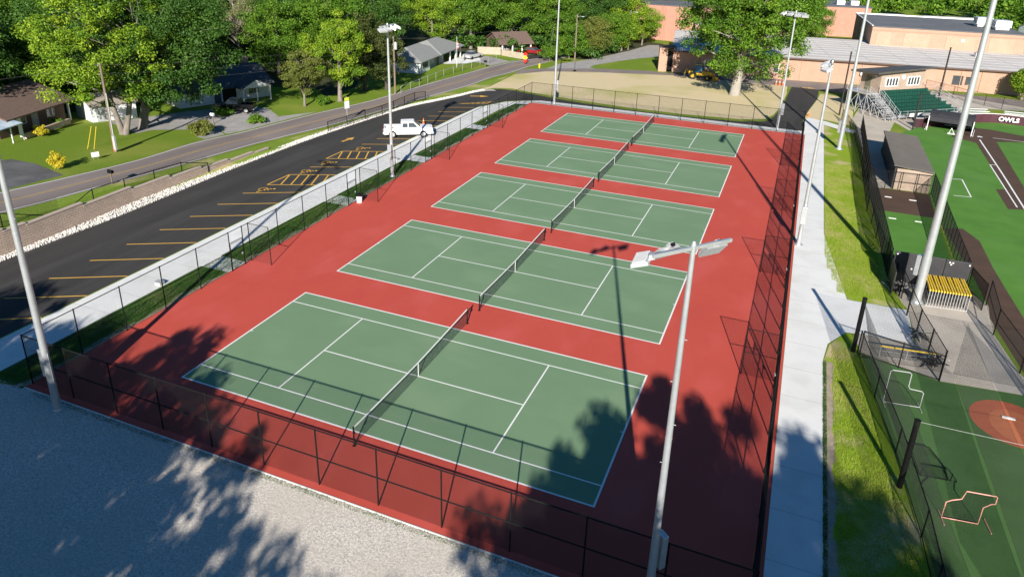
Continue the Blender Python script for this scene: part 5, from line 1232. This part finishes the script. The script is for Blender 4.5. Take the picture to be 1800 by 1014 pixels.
# ---------------------------------------------------------------- vehicles
def ext(mb, prof, y0, y1, inset=0):
    "side profile (x, z) extruded across y with an optional tumblehome on points above z=1.1"
    n = len(prof); vs = []
    for s_, y in ((1, y0), (-1, y1)):
        for x, z in prof: vs.append((x, y+s_*(inset if z > 1.25 else 0), z))
    mb.add(vs, [tuple(range(n)), tuple(range(2*n-1, n-1, -1))]+[(i, n+i, n+(i+1) % n, (i+1) % n) for i in range(n)])
def pickup(name, label, paint, loc, rz, bed=None):
    t = thing(name, label, 'pickup truck', loc, rz)
    hw = 1.0
    def arch(cx, r=.47, n=9): return [(cx+r*math.cos(math.pi*(1-i/(n-1))), .42+r*math.sin(math.pi*(1-i/(n-1)))) for i in range(n)]
    # lower body side slabs with wheel arches
    low = [(-2.95, .50), ]+[(-2.9, .42)]+arch(-1.95)+arch(1.75)+[(2.75, .42), (2.85, .62), (2.85, .98), (2.72, 1.12), (1.25, 1.22), (-.95, 1.22), (-.95, 1.22), (-2.95, 1.24)]
    b = MB()
    ext(b, low, -hw, -hw+.22); ext(b, low, hw-.22, hw)
    b.box((1.75, 0, .98), (2.2, 1.6, .30)); b.box((2.25, 0, .72), (1.15, 1.6, .5)); b.box((.1, 0, .78), (2.0, 1.58, .8)); b.box((-1.95, 0, .68), (1.98, 1.57, .14)); b.box((-2.9, 0, .93), (.1, 1.58, .58)); b.box((-.98, 0, 1.0), (.1, 1.58, .46))
    hood = MB()
    b.add([(1.2, -.94, 1.2), (2.72, -.9, 1.10), (2.72, .9, 1.10), (1.2, .94, 1.2), (1.2, -.7, 1.27), (2.62, -.66, 1.17), (2.62, .66, 1.17), (1.2, .7, 1.27)], [(4, 5, 6, 7), (0, 1, 5, 4), (1, 2, 6, 5), (2, 3, 7, 6), (3, 0, 4, 7)])
    bo = b.build('body', paint, t, bevel=.03)
    cab = MB(); cab.add([(-.98, -.93, 1.2), (1.42, -.93, 1.2), (1.42, .93, 1.2), (-.98, .93, 1.2), (-.90, -.78, 1.88), (.62, -.78, 1.92), (.62, .78, 1.92), (-.90, .78, 1.88)], [(4, 5, 6, 7), (0, 1, 5, 4), (1, 2, 6, 5), (2, 3, 7, 6), (3, 0, 4, 7)])
    cab.build('cab', paint, t, bevel=.05)
    def gl(pts, nm):
        g = MB(); g.add(pts, [tuple(range(len(pts)))]); g.build(nm, m_glass, t)
    for sy in (-1, 1):
        gl([(x, sy*(.935-.2273*(z-1.2)+.012), z) for x, z in ((-.78, 1.28), (-.12, 1.28), (-.12, 1.76), (-.74, 1.76))][::-sy], 'side_window')
        gl([(x, sy*(.935-.2273*(z-1.2)+.012), z) for x, z in ((-.04, 1.28), (1.12, 1.28), (.58, 1.80), (-.04, 1.79))][::-sy], 'side_window')
    gl([(1.36, -.84, 1.28), (1.36, .84, 1.28), (.70, .72, 1.87), (.70, -.72, 1.87)], 'windshield'); gl([(-.985, .7, 1.3), (-.985, -.7, 1.3), (-.90, -.62, 1.78), (-.90, .62, 1.78)], 'rear_window')
    for sy in (-1, 1):
        for xx in (-.93, -.09, 1.02):
            q = MB(); q.box((xx, sy*1.001, .86), (.022, .012, .62)); q.build('door_seam', m_black, t)
        for xx in (-.25, .82): q = MB(); q.box((xx, sy*1.01, 1.08), (.18, .03, .04)); q.build('handle', m_grey, t)
    for cx in (-1.95, 1.75):
        for sy in (-1, 1):
            w_ = MB(); w_.tube((cx, sy*.98, .4), (cx, sy*.74, .4), .4, n=24); wo = w_.build('wheel', mat('tyre', (.02, .02, .02), None, 5, .9), t)
            r_ = MB(); r_.tube((cx, sy*.985, .4), (cx, sy*1.0, .4), .26, .22, n=16); r_.build('rim', m_alu, wo)
    bp = MB(); bp.box((2.9, 0, .58), (.16, 1.9, .26)); bp.build('front_bumper', m_alu, t, bevel=.03)
    bp = MB(); bp.box((-3.02, 0, .58), (.14, 1.9, .22)); bp.build('rear_bumper', m_alu, t, bevel=.03)
    gr = MB(); gr.box((2.87, 0, .88), (.05, 1.1, .28)); gr.build('grille', m_black, t)
    for sy in (-1, 1):
        h_ = MB(); h_.box((2.82, sy*.78, .92), (.12, .36, .22)); h_.build('headlight', m_glass if False else m_alu, t)
        h_ = MB(); h_.box((-2.96, sy*.88, 1.02), (.05, .16, .36)); h_.build('tail_light', mat('red_lamp', (.4, .02, .02), None, 4, .4), t)
        m_ = MB(); m_.box((.98, sy*1.08, 1.28), (.1, .2, .2)); m_.build('mirror', paint, t)
    li = MB(); li.box((-1.95, 0, .76), (1.9, 1.5, .02)); li.build('bed_liner', mat('bed_liner', (.05, .07, .10), None, 4, .7), t)
    return t
a = Vector(G(690, 243)); b = Vector(G(748, 242)); ang = math.atan2(b.y-a.y, b.x-a.x); nrm = Vector((-math.sin(ang), math.cos(ang))); c_ = (a+b)/2+nrm*.9
pickup('pickup_truck', 'white crew cab pickup parked in the lot beside the light pole', m_pwhite, (c_.x, c_.y, .012), ang)
a = Vector(G(384, 199)); b = Vector(G(434, 200)); ang = math.atan2(b.y-a.y, b.x-a.x)+math.pi; c_ = (a+b)/2+Vector((math.sin(ang), -math.cos(ang)))*.9
pk = pickup('pickup_truck', 'black pickup in the driveway of the blue-roofed house', mat('paint_black', (.012, .012, .014), None, 1, .25, spec=.6), (c_.x, c_.y, .01), ang)
pk.scale = (.9, .9, .95)
def car(name, label, paint, loc, rz, sc_=1.0):
    t = thing(name, label, 'car', loc, rz)
    b = MB(); ext(b, [(-2.2, .35), (2.2, .35), (2.25, .65), (2.1, .82), (1.1, .95), (-1.9, 1.0), (-2.25, .85)], -.88, .88); b.build('body', paint, t, bevel=.06)
    c = MB(); c.add([(-1.7, -.8, .96), (1.1, -.8, .94), (1.1, .8, .94), (-1.7, .8, .96), (-1.1, -.64, 1.42), (.25, -.64, 1.45), (.25, .64, 1.45), (-1.1, .64, 1.42)], [(4, 5, 6, 7), (0, 1, 5, 4), (1, 2, 6, 5), (2, 3, 7, 6), (3, 0, 4, 7)]); c.build('cabin', m_glass, t)
    r = MB(); r.box((-.42, 0, 1.45), (1.3, 1.24, .04)); r.build('roof', paint, t)
    for cx in (-1.35, 1.35):
        for sy in (-1, 1): w_ = MB(); w_.tube((cx, sy*.9, .32), (cx, sy*.68, .32), .32, n=18); w_.build('wheel', mat('tyre', (.02, .02, .02), None, 5, .9), t)
    for sy in (-.6, .6): h_ = MB(); h_.box((2.22, sy, .7), (.06, .34, .14)); h_.build('headlight', m_alu, t)
    return t
red = mat('paint_red', (.28, .015, .02), None, 2, .3, spec=.6)
car('parked_car', 'dark red car at the end of the black driveway near the road bend', red, (*G(932, 95.5), .01), R(170))
car('parked_car', 'red car beside the white posts of the small house', red, (*G(905, 92), .01), R(150))
car('parked_car', 'silver car under the carport of the grey-roofed house', m_alu, (-30.6, 103.4, .01), R(80))
for k, (x, y) in enumerate(((59.5, 201), (66.5, 202.2))): car('parked_car', 'white car on the street behind the gym, %s one' % ('left' if k == 0 else 'right'), m_pwhite, (x, y, .01), R(5))
# yellow tractor loader
tx, ty = G(1229, 141)
tr = thing('tractor', 'yellow tractor loader with blue cab under the shade tree', 'tractor', (tx, ty+.8, 0), R(-8))
m_ty = mat('paint_yellow', (.55, .36, .03), (.42, .28, .03), 2, .5); m_bl = mat('cab_blue', (.03, .12, .22), None, 2, .3)
b = MB(); b.box((1.2, 0, 1.1), (1.9, 1.0, .7), top=.9); b.box((-.6, 0, .9), (2.2, 1.2, .45)); b.box((-1.6, 0, 1.1), (.7, 1.3, .6)); b.build('body', m_ty, tr, bevel=.05)
b = MB(); b.box((-.3, 0, 1.9), (1.3, 1.2, 1.3), top=.92); b.build('cab', m_bl, tr, bevel=.04)
b = MB(); b.box((-.3, 0, 2.62), (1.7, 1.5, .1)); b.build('canopy', m_ty, tr, bevel=.03)
for x, r_ in ((-1.1, .65), (1.5, .45)):
    for sy in (-1, 1): q = MB(); q.tube((x, sy*.95, r_), (x, sy*.6, r_), r_, n=20); wq = q.build('wheel', mat('tyre', (.02, .02, .02), None, 5, .9), tr); q = MB(); q.tube((x, sy*.96, r_), (x, sy*.98, r_), r_*.5, n=14); q.build('rim', m_ty, wq)
b = MB(); b.add([(2.5, -1, .1), (3.1, -1, .1), (2.5, -1, .8), (2.5, 1, .1), (3.1, 1, .1), (2.5, 1, .8)], [(0, 1, 2), (3, 5, 4), (0, 3, 4, 1), (0, 2, 5, 3)]); b.build('bucket', m_ty, tr)
for sy in (-.7, .7): q = MB(); q.path([(.3, sy, 1.5), (1.8, sy, 1.4), (2.6, sy, .5)], .09, 6); q.build('loader_arm', m_ty, tr)
for sy in (-.4, .4): q = MB(); q.path([(-1.9, sy, .9), (-2.6, sy*.5, 1.6), (-2.9, 0, .5)], .07, 6); q.build('backhoe_arm', m_ty, tr)

# ---------------------------------------------------------------- street and yard furniture
def upole(label, xy, h, arms=0, tf=False, r=.16):
    z = TH(*xy); t = thing('utility_pole', label, 'utility pole', (*xy, z), group='wooden utility poles')
    p = MB(); p.tube((0, 0, -.1), (0, 0, h), r, r*.62, n=12); p.build('pole', m_wood, t)
    for k in range(3): q = MB(); q.tube((.0, -.14, h-.25-k*.9), (0, -.30, h-.25-k*.9), .05, n=8); q.build('insulator', m_grey, t)
    if tf: q = MB(); q.tube((.35, -.1, h-1.9), (.35, -.1, h-.9), .24, n=14); q.tube((.35, -.1, h-.9), (.35, -.1, h-.8), .2, .06, n=14); q.build('transformer', m_grey, t)
    if arms: q = MB(); q.path([(.0, -.15, h-.6), (.7, -.5, h-.3), (1.2, -.6, h-.3)], .03, 6); q.box((1.35, -.62, h-.33), (.5, .2, .12)); q.build('street_lamp_head', m_grey, t)
    return t
u1 = (-36.6, 27.2); u2 = (-27.2, 68.5); u3 = (-12.0, 110.6); u4 = (-6.3, 131)
T1 = upole('weathered utility pole with grey conduit on the lawn by the road', u1, 9.4)
q = MB(); q.tube((.17, -.05, .1), (.17, -.05, 6.3), .05, n=8); q.build('conduit', m_grey, T1); q = MB(); q.box((.35, -.2, 1.1), (.3, .2, 1.5)); q.build('meter_box', m_grey, T1); q = MB(); q.tube((0, 0, .05), (0, 0, 1.5), .175, .17, n=12); q.build('red_wrap', mat('wrap_red', (.35, .10, .06), (.25, .08, .05), 3, .8), T1)
upole('utility pole with grey transformer hidden behind the tall light pole', u2, 8.6, tf=True)
upole('wooden pole with lamp at the start of the side road', u3, 9.0, 1); upole('wooden pole with lamp halfway up the side road', u4, 8.4, 1)
def wire(label, a, b, sag=.8, r=.009):
    m_ = MB(); a = Vector(a); b = Vector(b); m_.path([a.lerp(b, i/14)+Vector((0, 0, -sag*4*(i/14)*(1-i/14))) for i in range(15)], r, 5)
    tag(m_.build('overhead_wire', mat('wire_dark', (.10, .10, .10), None, 4, .6)), label, 'wire', 'overhead wires along the road')
z1 = TH(*u1)
for k, nm in enumerate(('upper', 'middle', 'lower')):
    wire('%s overhead wire running from conduit pole to transformer pole' % nm, (u1[0], u1[1]-.25, z1+9.2-k*.9), (u2[0], u2[1]-.25, 8.3-k*.9))
wire('overhead wire running from the conduit pole off the left edge', (u1[0], u1[1]-.25, z1+9.2), (-48, -12, 11)); wire('overhead wire running from the transformer pole to side-road pole', (u2[0], u2[1]-.25, 8.2), (u3[0], u3[1]-.2, 8.7))
wire('overhead wire between the two side-road poles', (u3[0], u3[1], 8.7), (u4[0], u4[1], 8.1))
wire('service wire from conduit pole to the blue-roofed house', (u1[0], u1[1], z1+8), (-44.5, 50.5, 3.9)); 
for k in (0, 1):
    a = G(154+8*k*.9, 262); o = MB().tube((0, 0, 0), (.75-.25*k, .35, 2.5), .028, n=6).build('guy_guard', m_ycap); o.location = (a[0]+.35*k, a[1], TH(*a)); tag(o, 'yellow guy wire guard on the lawn, %s of the pair' % ('left' if k == 0 else 'right'), 'guy guard')
wire('guy wire from the conduit pole to the yellow guards', (u1[0], u1[1], z1+9.0), (*G(160, 245), 2.6), 0)
def mailbox(label, uv, m, base=1.05, cat='mailbox'):
    x, y = G(*uv); t = thing('mailbox', label, cat, (x, y, TH(x, y)), group='roadside mailboxes')
    p = MB(); p.box((0, 0, base/2), (.09, .09, base)); p.build('post', m_wood, t)
    b = MB(); b.box((0, 0, base+.12), (.55, .24, .2)); b.tube((-.275, 0, base+.22), (.275, 0, base+.22), .12, n=12); b.build('box', m, t)
mailbox('black mailbox on a pale post at the near road edge', (198, 324), m_black); mailbox('white mailbox by the gravel driveway of the blue-roofed house', (375, 218), m_pwhite); mailbox('dark mailbox at the roadside before the grey-roofed house', (853, 120), m_black)
x, y = G(169, 281); ys_g = thing('yard_sign', 'small white yard sign on the lawn near the conduit pole', 'sign', (x, y, TH(x, y)), R(65))
b = MB(); b.box((0, 0, .55), (.7, .02, .5)); b.build('panel', m_pwhite, ys_g)
for sx in (-.2, .2): b = MB(); b.tube((sx, 0, 0), (sx, 0, .3), .01, n=5); b.build('stake', m_grey, ys_g)
x, y = G(611, 216); rs_ = thing('road_sign', 'white road sign topped with a yellow-green panel by the black fence', 'sign', (x, y, 0), R(75))
b = MB(); b.tube((0, 0, 0), (0, 0, 3.4), .045, n=8); b.build('post', m_galv, rs_)
b = MB(); b.box((0, -.06, 2.35), (.75, .02, .95)); b.build('panel', m_pwhite, rs_); b = MB(); b.box((0, -.06, 3.08), (.72, .02, .42)); b.build('top_panel', mat('sign_lime', (.62, .68, .05), None, 3, .5), rs_)
x, y = G(923, 113.5); ws = thing('work_sign', 'red and yellow roll-up road work sign at the road bend', 'sign', (x, y, 0), R(-8))
for k, c in enumerate(((.75, .03, .02), (.8, .5, .03), (.75, .03, .02))):
    b = MB(); z = .45+.62*k; w_ = .5 if k != 1 else .62
    b.add([(-w_, 0, z), (0, 0, z-.42), (w_, 0, z), (0, 0, z+.42), (-w_, .03, z), (0, .03, z-.42), (w_, .03, z), (0, .03, z+.42)], [(0, 1, 2, 3), (7, 6, 5, 4), (0, 4, 5, 1), (1, 5, 6, 2), (2, 6, 7, 3), (3, 7, 4, 0)]); o = b.build('panel', mat('sign%d' % (k % 2), c, None, 3, .6), ws); o.location = (0, -.04*(k % 2), .2)
b = MB(); b.tube((0, .06, 0), (0, .06, 2.1), .02, n=6); b.build('mast', m_black, ws)
x, y = G(948, 120); hy_ = thing('fire_hydrant', 'yellow fire hydrant on the grass at the road bend', 'hydrant', (x, y, 0))
b = MB(); b.tube((0, 0, 0), (0, 0, .7), .14, .12, n=12); b.tube((0, 0, .7), (0, 0, .85), .14, .04, n=12); b.tube((-.22, 0, .5), (.22, 0, .5), .06, n=8); b.build('barrel', m_ycap, hy_)
x, y = G(803, 119); fp = thing('flagpole', 'flagpole with red striped flag in front of the grey-roofed house', 'flagpole', (x, y, 0))
b = MB(); b.tube((0, 0, 0), (0, 0, 5.6), .04, .025, n=8); b.build('pole', m_pwhite, fp)
for k in range(5): b = MB(); b.box((.12+.02*k, 0, 4.5-k*.25), (.28, .04, .24)); b.build('flag', mat('flag%d' % (k % 2), (.55, .04, .05) if k % 2 == 0 else (.75, .75, .75), None, 5, .8), fp)
def cone(label, xy, h=.75):
    t = thing('traffic_cone', label, 'traffic cone', (xy[0], xy[1], .015), group='orange traffic cones'); m_o = mat('cone_orange', (.80, .18, .03), (.7, .15, .03), 4, .5)
    b = MB(); b.box((0, 0, .02), (.38, .38, .04)); b.tube((0, 0, .03), (0, 0, h), .15, .03, n=14); b.build('cone', m_o, t); b = MB(); b.tube((0, 0, h*.5), (0, 0, h*.68), .092, .07, n=14); b.build('band', m_pwhite, t)
for k, nm in enumerate(('left', 'middle', 'right')): cone('%s one of three striped cones on the school road corner' % nm, G(1364+6*k, 149.5+.6*k), .9)
cone('orange cone at the lawn corner where the white walk begins', G(1421, 205), .8)
cone('orange and white cone standing just behind the white pickup hood', G(744.5, 219.5), .85)
# bin and boxes by the courts
x, y = G(632, 356); bn = thing('trash_drum', 'white trash drum with black lid beside the second gate', 'trash bin', (x, y, .017))
b = MB(); b.tube((0, 0, 0), (0, 0, .62), .24, .27, n=18); b.build('drum', m_pwhite, bn); b = MB(); b.tube((0, 0, .62), (0, 0, .8), .28, .24, n=18); b.build('lid', m_black, bn)
for k, (u, v, lb) in enumerate(((281, 500, 'grey utility box on the walk behind the fence near the first gate'), (696, 282, 'grey utility pad box on the walk beside the light pole'))):
    x, y = G(u, v); o = MB().box((0, 0, .10), (.55, .4, .20)).box((0, 0, .22), (.6, .45, .03)).build('utility_box', m_grey, bevel=.02); o.location = (x, y, .02); tag(o, lb, 'utility box')
x, y = G(1530, 318); o = MB().box((0, 0, .3), (.5, 1.4, .6)).box((0, 0, .63), (.55, 1.5, .06)).build('equipment_box', m_pwhite, bevel=.02); o.location = (x, y, .02); tag(o, 'white equipment box at the end of the dark slatted screen', 'box')
# low black fences beside the road
RG = 'low black fences above the parking lot'
base = [G(5, 402), G(37, 395.5), G(105, 375), G(165, 357), G(222, 342), G(274, 326), G(322, 314), G(367, 302)]
bx = [(-26.9, 6.0)]
fence('low_fence', 'low black chain link fence along the top of the retaining wall', [(-26.0, -8), (-26.0, 2)]+[(p[0], p[1]) for p in [G(5, 400), G(105, 376), G(222, 343), G(322, 315), G(367, 303)]], 1.15, 3.2, RG, (1.0, .06), .07, .0042, pr=.045, rr=.035)
fence('low_fence', 'low black chain link fence between lot and road near the road sign', [tuple(G(577, 232)), tuple(G(672, 202)), tuple(G(729, 178.5)), tuple(G(748, 176))], 1.25, 3.2, RG, (1.0, .06), .07, .0042, pr=.05, rr=.038)
fence('yard_fence', 'thin galvanised wire fence along the yard of the grey-roofed house', [tuple(G(705, 165)), tuple(G(780, 135)), tuple(G(872, 108))], 1.1, 3.0, None, (1.0,), .2, .0035, pr=.025, mats=m_galv)
# second street lamp-like sign near the bleachers
x, y = G(1772, 163); sgn = thing('street_sign', 'small pale sign on a post before the school wall at right', 'sign', (x, y, 0), R(5))
b = MB(); b.tube((0, 0, 0), (0, 0, 2.3), .03, n=6); b.build('post', m_galv, sgn); b = MB(); b.box((0, -.04, 2.1), (.75, .02, .8)); b.build('panel', m_grey, sgn)
x, y = G(1010, 126); sgn = thing('street_sign', 'thin dark signpost on the corner of the side road', 'sign', (x, y, 0), R(0))
b = MB(); b.tube((0, 0, 0), (0, 0, 1.9), .04, n=6); b.build('post', m_black, sgn); b = MB(); b.box((0, 0, .1), (.5, .4, .2)); b.build('base', m_black, sgn)

# ---------------------------------------------------------------- grass blades (real blades on the strips nearest the camera) and loose gravel
def blades(name, label, areas, n, m, seed, h=(.05, .12), wd=.012):
    g = np.random.default_rng(seed); A = np.array([(a[2]-a[0])*(a[3]-a[1]) for a in areas]); k = g.choice(len(areas), n, p=A/A.sum()); ar = np.array(areas)[k]
    x = ar[:, 0]+g.random(n)*(ar[:, 2]-ar[:, 0]); y = ar[:, 1]+g.random(n)*(ar[:, 3]-ar[:, 1])
    clump = (np.sin(x*5.1+1.7*np.sin(y*2.3))*np.sin(y*4.3+1.3*np.sin(x*3.1))+1)/2; keep = g.random(n) < .35+.65*clump; x, y = x[keep], y[keep]; n = len(x)
    a = g.random(n)*6.28; hh = g.uniform(*h, n); dx, dy = np.cos(a)*wd, np.sin(a)*wd; lx, ly = g.normal(0, .35, n)*hh, g.normal(0, .35, n)*hh; z0 = np.full(n, .008)
    v = np.stack([np.stack([x-dx, y-dy, z0], 1), np.stack([x+dx, y+dy, z0], 1), np.stack([x+lx, y+ly, hh+.008], 1)], 1).reshape(-1, 3)
    me = bpy.data.meshes.new(name); me.vertices.add(3*n); me.vertices.foreach_set('co', v.ravel()); me.loops.add(3*n); me.loops.foreach_set('vertex_index', np.arange(3*n)); me.polygons.add(n)
    me.polygons.foreach_set('loop_start', np.arange(0, 3*n, 3)); me.polygons.foreach_set('loop_total', np.full(n, 3)); me.update(); me.materials.append(m)
    o = bpy.data.objects.new(name, me); C.objects.link(o); return tag(o, label, 'grass', kind='stuff')
mg1 = leafmat('blades_bank', (.20, .31, .02), (.32, .44, .035), (.54, .47, .20), .35); mg2 = leafmat('blades_strip', (.03, .09, .015), (.055, .14, .02), (.16, .20, .05), .3)
bank = [(33.75, y, 34.75+(18-y)*.14, y+1.0) for y in range(-4, 19)]+[(33.35+max(0, 32-y)*.16, y, 37.3, y+2) for y in range(27, 60, 2)]
blades('grass_blades', 'short bright grass blades on the bank beside the wide walk', bank, 150000, mg1, 1)
blades('grass_blades', 'dark green grass blades between the court fence and the sidewalk', [(-9.3, y, -7.0, y+2) for y in range(-4, 40, 2)], 60000, mg2, 2)
blades('grass_blades', 'sparse weeds along the gravel edge of the court slab', [(x, -4.5, x+2, -4.22) for x in range(-6, 24, 2)], 5000, mg2, 5, (.03, .08))
blades('grass_blades', 'scruffy grass edge where the concrete walk meets the bare soil', [(33.22, -4.5, 33.42, 17)], 9000, mg2, 3, (.04, .1))
def pebbles(name, label, x0, x1, y0, y1, n, seed):
    g = random.Random(seed); mb = MB()
    tv = [(-1, -1, -.3), (1, -1, -.3), (0, 1.1, -.3), (0, 0, .9)]; tf = [(0, 2, 1), (0, 1, 3), (1, 2, 3), (2, 0, 3)]
    for _ in range(n):
        x = g.uniform(x0, x1); y = y1-(y1-y0)*g.random()**1.4; sz = g.uniform(.008, .028); c, s_ = math.cos(g.random()*6), math.sin(g.random()*6)
        mb.add([(x+sz*(c*a-s_*b), y+sz*(s_*a+c*b), .012+sz*(q+.3)*.7) for a, b, q in tv], tf)
    tag(mb.build(name, mat('pebble', (.62, .58, .52), (.34, .31, .28), 30, .95, width=.6)), label, 'gravel', kind='stuff')
pebbles('loose_gravel', 'loose pale gravel stones scattered over the gravel lot', -12, 26, -14, -4.25, 30000, 9)
